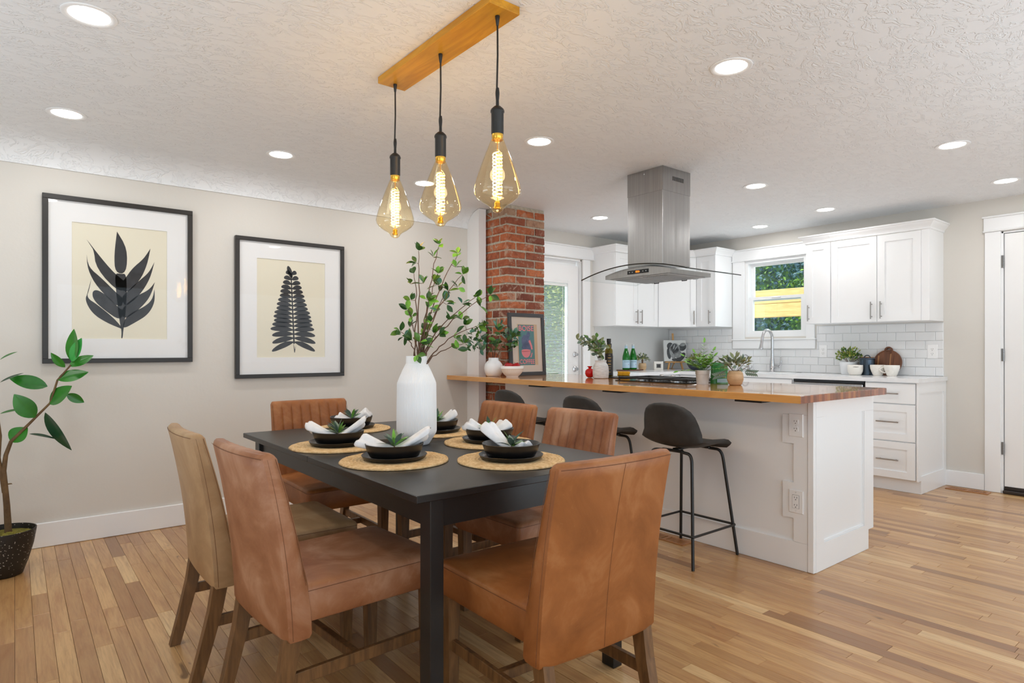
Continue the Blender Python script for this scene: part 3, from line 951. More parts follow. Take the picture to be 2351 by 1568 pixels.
t = base_unit('drawer_cabinet', 'white base cabinet with three drawers at the end of the far counter', 'cabinet', 1.838, 2.222,
    [('slab', 1.848, 2.216, 0.716, 0.876, 2.04, 0.796, False), ('drawer', 1.848, 2.216, 0.414, 0.708, 2.04, 0.567, False), ('drawer', 1.848, 2.216, 0.112, 0.406, 2.04, 0.262, False)])
m1 = MB(); fe = my(1.8375)
m1.prism([(5.552, 0.107), (5.612, 0.107), (5.612, 0.001), (XS - 0.002, 0.001), (XS - 0.002, 0.886), (5.552, 0.886)], 0, 0.004, fe)
for q in (([(5.552, 0.107), (5.612, 0.107), (5.612, 0.886), (5.552, 0.886)]), ([(6.13, 0.142), (XS - 0.002, 0.142), (XS - 0.002, 0.886), (6.13, 0.886)]), ([(5.612, 0.80), (6.13, 0.80), (6.13, 0.886), (5.612, 0.886)]), ([(5.612, 0.001), (XS - 0.002, 0.001), (XS - 0.002, 0.142), (5.612, 0.142)])):
    m1.prism(q, 0.004, 0.012, fe)
part('end_panel', m1, M['cabinet'], t, world=True)
dw = thing('dishwasher', 'stainless dishwasher front under the far counter beside the drawers', 'dishwasher', (5.88, 2.53, 0))
m1 = MB(); m1.box(CX + 0.005, XS - 0.01, 2.226, 2.834, 0.10, 0.872); part('tub', m1, M['slot'], dw, world=True)
m1 = MB(); m1.rbox(CX - 0.025, CX + 0.004, 2.235, 2.828, 0.115, 0.858, 0.004); part('door', m1, M['steel'], dw, world=True)
m1 = MB(); m1.rbox(CX - 0.008, CX + 0.004, 2.230, 2.832, 0.8605, 0.884, 0.001); part('control_strip', m1, M['screen_black'], dw, world=True)
base_unit('sink_cabinet', 'white double-door sink base cabinet below the kitchen window', 'cabinet', 2.838, 3.74,
    [('slab', 2.846, 3.732, 0.75, 0.876, None, None, None), ('door', 2.846, 3.287, 0.112, 0.742, 3.23, 0.62, True), ('door', 3.291, 3.732, 0.112, 0.742, 3.35, 0.62, True)])
base_unit('corner_cabinet', 'white corner base cabinet between the sink cabinet and the side wall', 'cabinet', 3.744, 4.10,
    [('slab', 3.752, 4.06, 0.75, 0.876, 3.91, 0.81, False), ('door', 3.752, 4.06, 0.112, 0.742, 3.80, 0.62, True)])
# run along the side wall
t = thing('side_base_cabinet', 'white base cabinet under the short counter beside the blind door', 'cabinet', (5.4, 4.42, 0))
m1 = MB(); m1.box(4.905, XS - 0.002, 4.105, YK - 0.002, 0.105, 0.886); m1.box(4.905, XS - 0.002, 4.16, YK - 0.002, 0.001, 0.105)
part('carcass', m1, M['cabinet'], t, world=True)
fs2 = my(4.105)
for a, b, h in ((4.915, 5.24, 5.08), (5.244, 5.56, 5.40)):
    m1 = MB(); m1.prism([(a, 0.75), (b, 0.75), (b, 0.876), (a, 0.876)], 0, 0.02, fs2); pr = part('drawer', m1, M['cabinet'], t, world=True)
    part('handle', pull(fs2, h, 0.81, 0.13, False), M['handle'], pr, 40, True)
    m1 = MB(); shaker(m1, a, b, 0.112, 0.742, fs2, 0.058); pr = part('door', m1, M['cabinet'], t, world=True)
    part('handle', pull(fs2, b - 0.03 if a < 5 else a + 0.03, 0.62, 0.13, True), M['handle'], pr, 40, True)

SKX0, SKX1, SKY0, SKY1 = 5.66, 6.06, 2.95, 3.62
qt = thing('quartz_countertop', 'white quartz countertop running along both kitchen walls', 'counter', (5.9, 3.3, 0.887))
m1 = MB()
QZ0, QZ1 = 0.887, 0.92
for (a, b, c2, d) in ((5.53, SKX0, 1.815, 4.06), (SKX1, XS - 0.0016, 1.815, 4.06), (SKX0, SKX1, 1.815, SKY0), (SKX0, SKX1, SKY1, 4.06), (4.89, XS - 0.0016, 4.06, YK - 0.0016)):
    m1.box(a, b, c2, d, QZ0, QZ1)
bmm = bmesh.new(); me0 = m1.mesh('tmp', M['quartz']); bmm.from_mesh(me0)
bmesh.ops.remove_doubles(bmm, verts=bmm.verts, dist=0.0001)
m2 = MB(); bmm.verts.index_update(); m2.add([v.co[:] for v in bmm.verts], [[v.index for v in f.verts] for f in bmm.faces]); bmm.free(); bpy.data.meshes.remove(me0)
part('worktop', m2, M['quartz'], qt, world=True, recalc=False)
m1 = MB()
m1.box(SKX0 - 0.008, SKX1 + 0.008, SKY0 - 0.008, SKY1 + 0.008, 0.70, 0.706); 
for (a, b, c2, d) in ((SKX0 - 0.008, SKX0, SKY0, SKY1), (SKX1, SKX1 + 0.008, SKY0, SKY1), (SKX0 - 0.008, SKX1 + 0.008, SKY0 - 0.008, SKY0), (SKX0 - 0.008, SKX1 + 0.008, SKY1, SKY1 + 0.008)): m1.box(a, b, c2, d, 0.706, 0.886)
part('sink_basin', m1, M['steel'], qt, world=True)

# ---------------------------------------------------------------- subway tile backsplash
walls = {o.name: o for o in SC.objects}
g1 = MB(); g1.box(XS - 0.0012, XS - 0.0002, 1.845, YK - 0.0004, 0.9205, 1.378)
# grout sheets behind the tiles, parts of the walls
wf, wb = walls['wall_far'], walls['wall_back']
gm = MB()
for (a, b, c2, d) in ((1.842, WY0 - 0.10, 0.9205, 1.385), (WY1 + 0.155, YK - 0.0004, 0.9205, 1.4), (WY0 - 0.10, WY1 + 0.155, 0.9205, WZ0 - 0.126)):
    gm.box(XS - 0.0012, XS - 0.0002, a, b, c2, d)
part('grout_sheet', gm, M['grout'], wf)
gm = MB(); gm.box(4.905, XS - 0.001, YK - 0.0012, YK - 0.0002, 0.9205, 1.4); part('grout_sheet', gm, M['grout'], wb)
TP, TH = 0.1535, 0.0765
def tile_mesh(w, h):
    m = MB(); e = 0.0028
    w -= 0.0028; h -= 0.0028
    vs = [(0, s * w / 2, t * h / 2) for s, t in ((-1, -1), (1, -1), (1, 1), (-1, 1))] + [(-0.004, s * w / 2, t * h / 2) for s, t in ((-1, -1), (1, -1), (1, 1), (-1, 1))] + [(-0.0065, s * (w / 2 - e), t * (h / 2 - e)) for s, t in ((-1, -1), (1, -1), (1, 1), (-1, 1))]
    m.add(vs, [(8, 9, 10, 11)] + [(k + i, k + (i + 1) % 4, k + 4 + (i + 1) % 4, k + 4 + i) for k in (0, 4) for i in range(4)])
    return m.mesh('tile', M['tile'])
tcache = {}
rng = random.Random(9)
def tiles(u0, u1, v0, v1, anchor, hole, place):
    row = 0
    v = v0
    while v < v1 - 0.012:
        h = min(TH, v1 - v)
        x = anchor + (TP / 2 if row % 2 else 0) - TP * 60
        while x < u1:
            a, b = max(x, u0), min(x + TP, u1)
            if b - a > 0.012:
                segs = [(a, b, v, v + h)]
                if hole:
                    ha, hb, hv = hole
                    if v + h > hv:
                        out = []
                        if v < hv - 0.012: out.append((a, b, v, hv)) if (b > ha and a < hb) else out.append((a, b, v, v + h))
                        else:
                            if a < ha: out.append((a, min(b, ha), v, v + h))
                            if b > hb: out.append((max(a, hb), b, v, v + h))
                        segs = out
                for (p, q, r, s) in segs:
                    if q - p < 0.012 or s - r < 0.008: continue
                    key = (round(q - p, 3), round(s - r, 3))
                    if key not in tcache: tcache[key] = tile_mesh(q - p, s - r)
                    place(tcache[key], (p + q) / 2, (r + s) / 2)
            x += TP
        v += TH; row += 1
def pl_far(me, u, v):
    link('tile', me, wf, (XS - 0.0012, u, v), (0, rng.uniform(-0.004, 0.004), rng.uniform(-0.004, 0.004)))
def pl_back(me, u, v):
    link('tile', me, wb, (u, YK - 0.0012, v), (0, 0, -pi / 2 + rng.uniform(-0.003, 0.003)))
tiles(1.845, YK - 0.009, 0.9215, 1.3805, 1.845 + 0.06, (WY0 - 0.10, WY1 + 0.155, WZ0 - 0.127), pl_far)
tiles(4.905, XS - 0.009, 0.9215, 1.398, 4.905 + 0.03, None, pl_back)
fs3 = mx(XS - 0.0078)
outlet('white duplex outlet on the tiles between the window and the potted plant', fs3, 2.853, 1.133, False, (XS, 2.853, 1.133))
outlet('white duplex outlet at the end of the tiles nearest the right door', fs3, 1.925, 1.133, False, (XS, 1.925, 1.133))

# ---------------------------------------------------------------- upper cabinets
def crown(m1, path, z0, h=0.075, out=0.05):
    """simple crown profile swept along an open path of (x, y, nx, ny) corner points; n = outward mitre"""
    prof = [(0.0, 0.0), (0.008, 0.004), (0.010, 0.018), (0.018, 0.030), (0.034, 0.048), (0.042, 0.060), (out, 0.064), (out, h), (0.0, h)]
    vs = []; fs = []
    k = len(prof)
    for (x, y, nx, ny) in path:
        for (d, z) in prof: vs.append((x + nx * d, y + ny * d, z0 + z))
    for i in range(len(path) - 1):
        for j in range(k):
            q = (j + 1) % k
            fs.append((i * k + j, i * k + q, (i + 1) * k + q, (i + 1) * k + j))
    fs.append(tuple(range(k))); fs.append(tuple((len(path) - 1) * k + j for j in range(k)))
    m1.add(vs, fs)
UZ0, UZ1 = 1.392, 2.142
# right: one narrow unit and one double unit
UX = 5.88; fu = mx(UX)
t = thing('narrow_wall_cabinet', 'narrow single-door white wall cabinet just right of the window', 'cabinet', (6.03, 2.75, UZ0))
m1 = MB(); m1.box(UX, XS - 0.001, 2.639, 2.868, UZ0, UZ1); part('carcass', m1, M['cabinet'], t, world=True)
m1 = MB(); shaker(m1, 2.641, 2.866, UZ0 + 0.002, UZ1 - 0.002, fu, 0.06); pr = part('door', m1, M['cabinet'], t, world=True)
part('handle', pull(fu, 2.836, UZ0 + 0.1, 0.15), M['handle'], pr, 40, True)
m1 = MB(); crown(m1, [(XS - 0.001, 2.868, 0, 1), (UX - 0.02, 2.868, -1, 1), (UX - 0.02, 2.639, -1, 0)], UZ1); part('crown_moulding', m1, M['cabinet'], t, world=True)
t = thing('double_wall_cabinet', 'large double-door white wall cabinet with crown near the right door', 'cabinet', (6.03, 2.24, UZ0))
m1 = MB(); m1.box(UX, XS - 0.001, 1.846, 2.638, UZ0, UZ1); m1.box(UX - 0.02, UX, 1.846, 1.905, UZ0, UZ1); part('carcass', m1, M['cabinet'], t, world=True)
for a, b, h in ((2.247, 2.635, 2.285), (1.907, 2.243, 2.208)):
    m1 = MB(); shaker(m1, a, b, UZ0 + 0.002, UZ1 - 0.002, fu, 0.06); pr = part('door', m1, M['cabinet'], t, world=True)
    part('handle', pull(fu, h, UZ0 + 0.1, 0.15), M['handle'], pr, 40, True)
m1 = MB(); crown(m1, [(UX - 0.02, 2.638, -1, 0), (UX - 0.02, 1.846, -1, -1), (XS - 0.001, 1.846, 0, -1)], UZ1); part('crown_moulding', m1, M['cabinet'], t, world=True)
# left: double unit on the side wall, diagonal corner unit, single unit on the sink wall
VZ0, VZ1 = 1.40, 2.165
UY = 4.39; fv = my(UY)
t = thing('side_wall_cabinet', 'double-door white wall cabinet on the side wall beside the blind door', 'cabinet', (5.22, 4.54, VZ0))
m1 = MB(); m1.box(4.872, 5.572, UY, YK - 0.001, VZ0, VZ1); part('carcass', m1, M['cabinet'], t, world=True)
for a, b, h in ((4.876, 5.222, 5.19), (5.226, 5.566, 5.262)):
    m1 = MB(); shaker(m1, a, b, VZ0 + 0.002, VZ1 - 0.002, fv, 0.06); pr = part('door', m1, M['cabinet'], t, world=True)
    part('handle', pull(fv, h, VZ0 + 0.1, 0.15), M['handle'], pr, 40, True)
m1 = MB(); crown(m1, [(4.872, YK - 0.001, -1, 0), (4.872, UY - 0.02, -1, -1), (5.572, UY - 0.02, 0, -1)], VZ1); part('crown_moulding', m1, M['cabinet'], t, world=True)
t = thing('diagonal_corner_cabinet', 'white diagonal corner wall cabinet behind the range hood', 'cabinet', (5.95, 4.45, VZ0))
a0 = Vector((5.575, UY)); a1 = Vector((UX, 4.085))
m1 = MB(); m1.prism([(5.574, YK - 0.001), (5.574, UY), (UX, 4.084), (XS - 0.001, 4.084), (XS - 0.001, YK - 0.001)], VZ0, VZ1, lambda u, v, d: (u, v, d)); part('carcass', m1, M['cabinet'], t, world=True)
dirv = (a1 - a0).normalized(); nv = Vector((dirv.y, -dirv.x)); L = (a1 - a0).length
if nv.x > 0: nv = -nv
fd = lambda u, v, d: (a0.x + dirv.x * u + nv.x * d, a0.y + dirv.y * u + nv.y * d, v)
m1 = MB(); shaker(m1, 0.012, L - 0.012, VZ0 + 0.002, VZ1 - 0.002, fd, 0.06); pr = part('door', m1, M['cabinet'], t, world=True)
part('handle', pull(fd, L - 0.04, VZ0 + 0.1, 0.15), M['handle'], pr, 40, True)
m1 = MB(); q = 0.02
crown(m1, [(5.573, UY - q, -0.0, -1), (UX - q, 4.083, -1, 0)], VZ1); part('crown_moulding', m1, M['cabinet'], t, world=True)
t = thing('single_wall_cabinet', 'single-door white wall cabinet just left of the window', 'cabinet', (6.03, 3.96, VZ0))
m1 = MB(); m1.box(UX, XS - 0.001, 3.842, 4.082, VZ0, VZ1); part('carcass', m1, M['cabinet'], t, world=True)
m1 = MB(); shaker(m1, 3.862, 4.078, VZ0 + 0.002, VZ1 - 0.002, fu, 0.06); pr = part('door', m1, M['cabinet'], t, world=True)
part('handle', pull(fu, 3.905, VZ0 + 0.1, 0.15), M['handle'], pr, 40, True)
m1 = MB(); m1.box(UX - 0.02, UX - 0.0005, 3.842, 3.860, VZ0, VZ1); part('face_stile', m1, M['cabinet'], t, world=True)
m1 = MB(); crown(m1, [(UX - 0.02, 4.082, -1, 0), (UX - 0.02, 3.842, -1, -1), (XS - 0.001, 3.842, 0, -1)], VZ1); part('crown_moulding', m1, M['cabinet'], t, world=True)

# ---------------------------------------------------------------- range hood
hd = thing('range_hood', 'stainless island range hood with curved glass canopy hanging from the ceiling', 'range hood', (3.5, 2.743, 1.64))
m1 = MB(); m1.rbox(3.35, 3.65, 2.592, 2.893, 1.72, CEIL - 0.001, 0.002); chm = part('chimney', m1, M['steel'], hd, world=True)
m1 = MB(); m1.box(3.3485, 3.6515, 2.5905, 2.8945, CEIL - 0.16, CEIL - 0.001); part('upper_sleeve', m1, M['steel'], chm, world=True)
m1 = MB()
for k in range(10):
    x = 3.455 + k * 0.0125; m1.box(x, x + 0.005, 2.5893, 2.5903, 2.287, 2.315)
part('vent_slots', m1, M['slot'], chm, world=True)
m1 = MB()
for (x, y) in ((3.3482, 2.77),): m1.lathe([(0.005, -0.0005), (0.005, 0.001), (0, 0.002)], 10, (0, 0, 0))
m1.xf(Matrix.Translation((3.3482, 2.745, 2.343)) @ Matrix.Rotation(-pi / 2, 4, 'Y')); part('screw', m1, M['silver'], chm, world=True)
def arc_z(y, zt, ze, yc, h): return zt - (zt - ze) * ((y - yc) / h) ** 2
HY0, HY1, HX0, HX1 = 2.462, 3.018, 3.258, 3.70
yc = (HY0 + HY1) / 2; hh = (HY1 - HY0) / 2
poly = [(HY0, 1.642), (HY1, 1.642)] + [(HY1 - (HY1 - HY0) * k / 20, arc_z(HY1 - (HY1 - HY0) * k / 20, 1.704, 1.668, yc, hh)) for k in range(21)]
m1 = MB(); m1.prism(poly, HX0, HX1, lambda u, v, d: (d, u, v)); part('body', m1, M['steel'], hd, world=True)
m1 = MB(); m1.box(HX0 + 0.02, HX1 - 0.02, HY0 + 0.03, HY1 - 0.03, 1.6385, 1.6415); part('underside', m1, M['filter'], hd, world=True)
for a, b in ((HY0 + 0.045, yc - 0.006), (yc + 0.006, HY1 - 0.045)):
    m1 = MB()
    k = a + 0.012
    while k < b - 0.01:
        m1.box(HX0 + 0.05, HX1 - 0.05, k, k + 0.008, 1.6345, 1.6384); k += 0.018
    fl = part('grease_filter', m1, M['filter'], hd, world=True)
    m1 = MB(); m1.tube([(HX1 - 0.075, (a + b) / 2 - 0.02, 1.634), (HX1 - 0.075, (a + b) / 2 - 0.02, 1.628), (HX1 - 0.075, (a + b) / 2 + 0.02, 1.628), (HX1 - 0.075, (a + b) / 2 + 0.02, 1.634)], 0.003, 6); part('filter_latch', m1, M['black_metal'], fl, world=True)
for y in (HY0 + 0.1, HY1 - 0.1):
    m1 = MB(); m1.lathe([(0.018, -0.004), (0.018, 0.0), (0, 0.0)], 14, (HX1 - 0.03, y, 1.6382)); part('hood_lamp', m1, M['silver'], hd, world=True)
GY0, GY1, GX_0, GX_1 = 2.297, 3.197, 3.2, 3.80
gc = (GY0 + GY1) / 2; gh = (GY1 - GY0) / 2
gz = lambda y: arc_z(y, 1.712, 1.646, gc, gh)
ys = [GY0 + (GY1 - GY0) * k / 32 for k in range(33)]
m1 = MB(); m1.grid(lambda u, v: (GX_0 + 0.001 + (GX_1 - GX_0 - 0.002) * u, GY0 + (GY1 - GY0) * v, gz(GY0 + (GY1 - GY0) * v) + 0.003), 2, 33); part('glass_canopy', m1, M['hood_glass'], hd, 180, True, recalc=False)
m1 = MB()
m1.tube([(GX_0, y, gz(y) + 0.003) for y in ys], 0.0042, 6); m1.tube([(GX_0, GY0, gz(GY0) + 0.003), (GX_1, GY0, gz(GY0) + 0.003)], 0.0036, 6)
part('glass_edge', m1, M['glass_edge'], hd, 60, True)
m1 = MB()
m1.tube([(GX_1, y, gz(y) + 0.003) for y in ys], 0.0028, 6); 
for y in (GY1,): m1.tube([(GX_0, y, gz(y) + 0.003), (GX_1, y, gz(y) + 0.003)], 0.0022, 6)
part('glass_edge', m1, M['hood_glass'], hd, 60, True)
m1 = MB(); m1.rbox(HX0 - 0.003, HX0 - 0.0003, 2.635, 2.815, 1.659, 1.684, 0.001); pn = part('control_panel', m1, M['screen_black'], hd, world=True)
tm = text_mb('0826', 0.018); tm.xf(Matrix.Translation((HX0 - 0.0036, 2.725, 1.6715)) @ Matrix.Rotation(-pi / 2, 4, 'Z') @ Matrix.Rotation(pi / 2, 4, 'X')); part('digits', tm, M['digit'], pn, world=True)
m1 = MB()
for y in (2.655, 2.68, 2.77, 2.795): m1.lathe([(0.003, 0), (0.003, 0.0005), (0, 0.0005)], 10); 
m1 = MB()
for y in (2.655, 2.68, 2.77, 2.795): m1.box(HX0 - 0.0036, HX0 - 0.003, y - 0.003, y + 0.003, 1.669, 1.674)
part('touch_keys', m1, M['silver'], pn, world=True)

# ---------------------------------------------------------------- cooktop set into the island
ck = thing('cooktop', 'black and steel cooktop set into the wooden counter under the hood', 'cooktop', (3.56, 2.68, 0.9305))
m1 = MB(); m1.rbox(3.32, 3.80, 2.39, 2.985, 0.9305, 0.9365, 0.002); part('glass_top', m1, M['black_gloss'], ck, world=True)
for (a, b) in ((2.40, 2.685), (2.695, 2.975)):
    m1 = MB()
    for x in (3.345, 3.66): m1.rbox(x, x + 0.014, a, b, 0.947, 0.959, 0.003)
    for y in (a, b - 0.012): m1.rbox(3.345, 3.674, y, y + 0.012, 0.947, 0.959, 0.003)
    ym = (a + b) / 2
    m1.rbox(3.345, 3.674, ym - 0.005, ym + 0.005, 0.949, 0.957, 0.002)
    for x in (3.35, 3.664):
        for y in (a + 0.006, b - 0.006): m1.box(x - 0.004, x + 0.004, y - 0.004, y + 0.004, 0.9366, 0.948)
    part('pan_grate', m1, M['black_metal'], ck, world=True)
    for x in (3.43, 3.59):
        m1 = MB(); m1.lathe([(0.042, 0), (0.042, 0.005), (0.03, 0.007), (0.03, 0.012), (0, 0.012)], 20, (x, ym, 0.9366)); part('burner', m1, M['steel'], ck, 40, True)
for y in (2.90, 2.80, 2.58, 2.48):
    m1 = MB(); m1.lathe([(0.02, 0), (0.02, 0.004), (0.017, 0.006), (0.016, 0.026), (0.013, 0.030), (0, 0.030)], 18, (3.74, y, 0.9366)); part('control_knob', m1, M['chrome'], ck, 40, True)

# ---------------------------------------------------------------- dining table
tb = thing('dining_table', 'long black dining table with six place settings', 'table', (1.327, 2.34, 0))
TX0, TX1, TY0, TY1, TZ = 0.868, 1.786, 1.504, 3.176, 0.745
for a, b in ((TY0, 2.3295), (2.3305, TY1)):
    m1 = MB(); m1.rbox(TX0, TX1, a, b, TZ - 0.022, TZ, 0.002); part('tabletop', m1, M['table_black'], tb, world=True)
LXI, LYI = 0.052, 0.016
for sx in (0, 1):
    for sy in (0, 1):
        x = TX0 + LXI if not sx else TX1 - LXI - 0.05
        y = TY0 + LYI if not sy else TY1 - LYI - 0.058
        m1 = MB(); m1.rbox(x, x + 0.045, y, y + 0.058, 0.0005, TZ - 0.0225, 0.002); part('leg', m1, M['table_black'], tb, world=True)
for x in (TX0 + LXI + 0.014, TX1 - LXI - 0.034):
    m1 = MB(); m1.box(x, x + 0.02, TY0 + LYI + 0.058, TY1 - LYI - 0.058, 0.637, TZ - 0.0225); part('apron', m1, M['table_black'], tb, world=True)
for y in (TY0 + 0.036, TY1 - 0.056):
    m1 = MB(); m1.box(TX0 + LXI + 0.045, TX1 - LXI - 0.05, y, y + 0.02, 0.637, TZ - 0.0225); part('apron', m1, M['table_black'], tb, world=True)

# ---------------------------------------------------------------- dining chairs (local +x is the way the sitter faces)
def chair_meshes():
    out = {}
    # backrest
    a, wt, ht, b, wb, zb = 0.325, 0.427, 0.862, 0.251, 0.442, 0.322
    zs_list = [zb, zb + 0.012, 0.40, 0.47, 0.53, 0.60, 0.66, 0.72, 0.78, 0.82, 0.845, 0.856, ht]
    def xr(z):
        t = (z - zb) / (ht - zb)
        return -(b + (a - b) * (0.25 * t + 0.75 * t * t))
    def wid(z):
        t = (z - zb) / (ht - zb); return wb + (wt - wb) * t
    def th(z):
        t = max(0, (z - 0.42) / (ht - 0.42)); return 0.078 - 0.030 * t
    def bow(s): return -0.020 * (1 - s * s)
    NF = 49
    rings = []
    for z in zs_list:
        ins = 0.0
        if z > ht - 0.018: ins = 0.012 * ((z - (ht - 0.018)) / 0.018) ** 2
        if z < zb + 0.011: ins = 0.006
        w = wid(z) / 2 - ins * 0.6
        x0 = xr(z) + ins; t = th(z) - 2 * ins
        ring = []
        for k in range(13):        # rear face, from -y to +y
            s = -1 + 2 * k / 12
            ring.append((x0 + bow(s) * (0.5 + 0.5 * (z - zb) / (ht - zb)) + (0.004 if abs(s) == 1 else 0), s * w, z))
        ring.append((x0 + t * 0.5, w + 0.002, z))
        for k in range(NF):        # front face, +y to -y, with channels
            s = 1 - 2 * k / (NF - 1)
            u = (1 - s) / 2 * 8
            ch = abs(sin(pi * u)) ** 0.45
            up = min(1, max(0, (z - 0.47) / 0.04)) * (1 if z < ht - 0.03 else 0.3)
            ring.append((x0 + t + bow(s) * 0.7 * (0.5 + 0.5 * (z - zb) / (ht - zb)) - 0.011 * (1 - ch) * up - (0.006 if k in (0, NF - 1) else 0), s * w, z))
        ring.append((x0 + t * 0.5, -w - 0.002, z))
        rings.append(ring)
    n = len(rings[0])
    mb = MB()
    vs = [p for r in rings for p in r]; fs = []
    for j in range(len(rings) - 1):
        for i in range(n):
            k = (i + 1) % n
            fs.append((j * n + i, j * n + k, (j + 1) * n + k, (j + 1) * n + i))
    fs.append(tuple(range(n))[::-1]); fs.append(tuple((len(rings) - 1) * n + i for i in range(n)))
    mb.add(vs, fs)
    out['backrest'] = mb
    # stitching of the backrest: rear edges, front edges and the middle seam
    st = MB()
    zz = [zb + 0.006 + (ht - 0.022 - zb) * k / 14 for k in range(15)]
    r = 0.0008
    for s in (-1, 1):
        st.tube([(xr(z) + 0.0165, s * (wid(z) / 2 + 0.0008), z) for z in zz], r, 4)
        st.tube([(xr(z) + th(z) - 0.010, s * (wid(z) / 2 + 0.0002), z) for z in zz if z > 0.47], r, 4)
    st.tube([(xr(0.852) + 0.001 + bow(-1 + 2 * k / 12) , (-1 + 2 * k / 12) * wid(0.85) / 2 * 0.985, 0.848) for k in range(13)], r, 4)
    out['stitching'] = st
    s2 = MB(); s2.tube([(xr(z) + bow(0) * (0.5 + 0.5 * (z - zb) / (ht - zb)) - 0.0002, 0.0, z) for z in zz], r, 4); out['centre_seam'] = s2
    # seat
    c, wf, zs, zf = 0.281, 0.447, 0.475, 0.365
    mb = MB(); m = 15
    prof = []
    def seat_ring(z, ins):
        ring = []
        x0, x1 = -0.215, c - ins
        w0, w1 = 0.43 / 2 - ins, wf / 2 - ins
        rr = 0.022
        pts = [(x0, -w0)]
        for k in range(5):
            t = -pi / 2 + pi / 2 * k / 4; pts.append((x1 - rr + rr * cos(t), -w1 + rr + rr * sin(t)))
        for k in range(5):
            t = pi / 2 * k / 4; pts.append((x1 - rr + rr * cos(t), w1 - rr + rr * sin(t)))
        pts.append((x0, w0))
        return [(x, y, z) for x, y in pts]
    rg = [seat_ring(zf, 0.006), seat_ring(zf + 0.006, 0.001), seat_ring(0.40, 0.0), seat_ring(0.452, 0.0), seat_ring(0.464, 0.0035), seat_ring(0.470, 0.011), seat_ring(0.474, 0.03), seat_ring(0.480, 0.10)]
    n = len(rg[0]); vs = [p for r in rg for p in r]; fs = []
    for j in range(len(rg) - 1):
        for i in range(n):
            k = (i + 1) % n; fs.append((j * n + i, j * n + k, (j + 1) * n + k, (j + 1) * n + i))
    fs.append(tuple(range(n))[::-1]); fs.append(tuple((len(rg) - 1) * n + i for i in range(n)))
    mb.add(vs, fs); out['seat'] = mb
    st = MB(); ring = seat_ring(0.456, -0.0006); st.tube(ring, 0.0008, 4); out['seat_stitching'] = st
    def leg(path, w):
        m1 = MB(); vs = []; fs = []
        for (x, y, z), (hx, hy) in zip(path, w):
            vs += [(x - hx, y - hy, z), (x + hx, y - hy, z), (x + hx, y + hy, z), (x - hx, y + hy, z)]
        for j in range(len(path) - 1):
            for i in range(4):
                k = (i + 1) % 4; fs.append((4 * j + i, 4 * j + k, 4 * j + 4 + k, 4 * j + 4 + i))
        fs.append((3, 2, 1, 0)); L = 4 * (len(path) - 1); fs.append((L, L + 1, L + 2, L + 3))
        return m1.add(vs, fs)
    out['legs'] = []
    for s in (-1, 1):
        out['legs'].append(leg([(c - 0.040, s * 0.190, 0.001), (c - 0.040, s * 0.192, 0.372)], [(0.017, 0.017), (0.024, 0.022)]))
        out['legs'].append(leg([(-0.302, s * 0.184, 0.001), (-0.270, s * 0.186, 0.12), (-0.240, s * 0.189, 0.24), (-0.222, s * 0.191, 0.345)], [(0.018, 0.016), (0.020, 0.017), (0.022, 0.018), (0.024, 0.018)]))
    out['stretch'] = []
    for s in (-1, 1):
        m1 = MB(); m1.rbox(-0.25, c - 0.055, s * 0.19 - 0.009, s * 0.19 + 0.009, 0.185, 0.222, 0.002); out['stretch'].append(m1)
    m1 = MB(); m1.rbox(-0.03, -0.005, -0.181, 0.181, 0.188, 0.218, 0.002); out['stretch'].append(m1)
    return out
CM = chair_meshes()
ch_me = {}
def chair_variant(lm):
    d = {}
    d['backrest'] = CM['backrest'].mesh('backrest', M[lm], 50)
    d['seat'] = CM['seat'].mesh('seat', M[lm], 50)
    d['stitching'] = CM['stitching'].mesh('stitching', M['stitch'])
    d['seat_stitching'] = CM['seat_stitching'].mesh('stitching', M['stitch'])
    d['legs'] = [m.mesh('leg', M['chair_wood']) for m in CM['legs']]
    d['stretch'] = [m.mesh('stretcher', M['chair_wood']) for m in CM['stretch']]
    return d
variants = {k: chair_variant(k) for k in ('leather_tan', 'leather_olive', 'leather_cognac')}
chairs = [
    ((0.788, 2.53), -0.6, 'leather_olive', 'olive-tan leather dining chair with its back to us, farther one on the near long side'),
    ((0.833, 1.988), 3.7, 'leather_cognac', 'reddish cognac leather dining chair with its back to us, closest on the left side'),
    ((1.283, 1.445), 88.0, 'leather_tan', 'large camel leather dining chair seen from behind at the near table end'),
    ((1.321, 3.215), -90.4, 'leather_tan', 'tan channel-tufted dining chair at the far table end before the wall'),
    ((1.796, 2.639), 181.9, 'leather_tan', 'tan channel-tufted dining chair on the island side nearer the brick chimney'),
    ((1.802, 2.094), 181.1, 'leather_cognac', 'brown channel-tufted dining chair on the island side behind the camel chair'),
]
for (x, y), deg, lm, lab in chairs:
    d = variants[lm]
    t = thing('dining_chair', lab, 'chair', (x, y, 0), math.radians(deg), 'leather chairs around the dining table')
    bk = link('backrest', d['backrest'], t); link('stitching', d['stitching'], bk)
    se = link('seat', d['seat'], t); link('stitching', d['seat_stitching'], se)
    if 80 < deg < 95: link('centre_seam', CM['centre_seam'].mesh('centre_seam', M['stitch']), bk)
    for me in d['legs']: link('leg', me, t)
    for me in d['stretch']: link('stretcher', me, t)

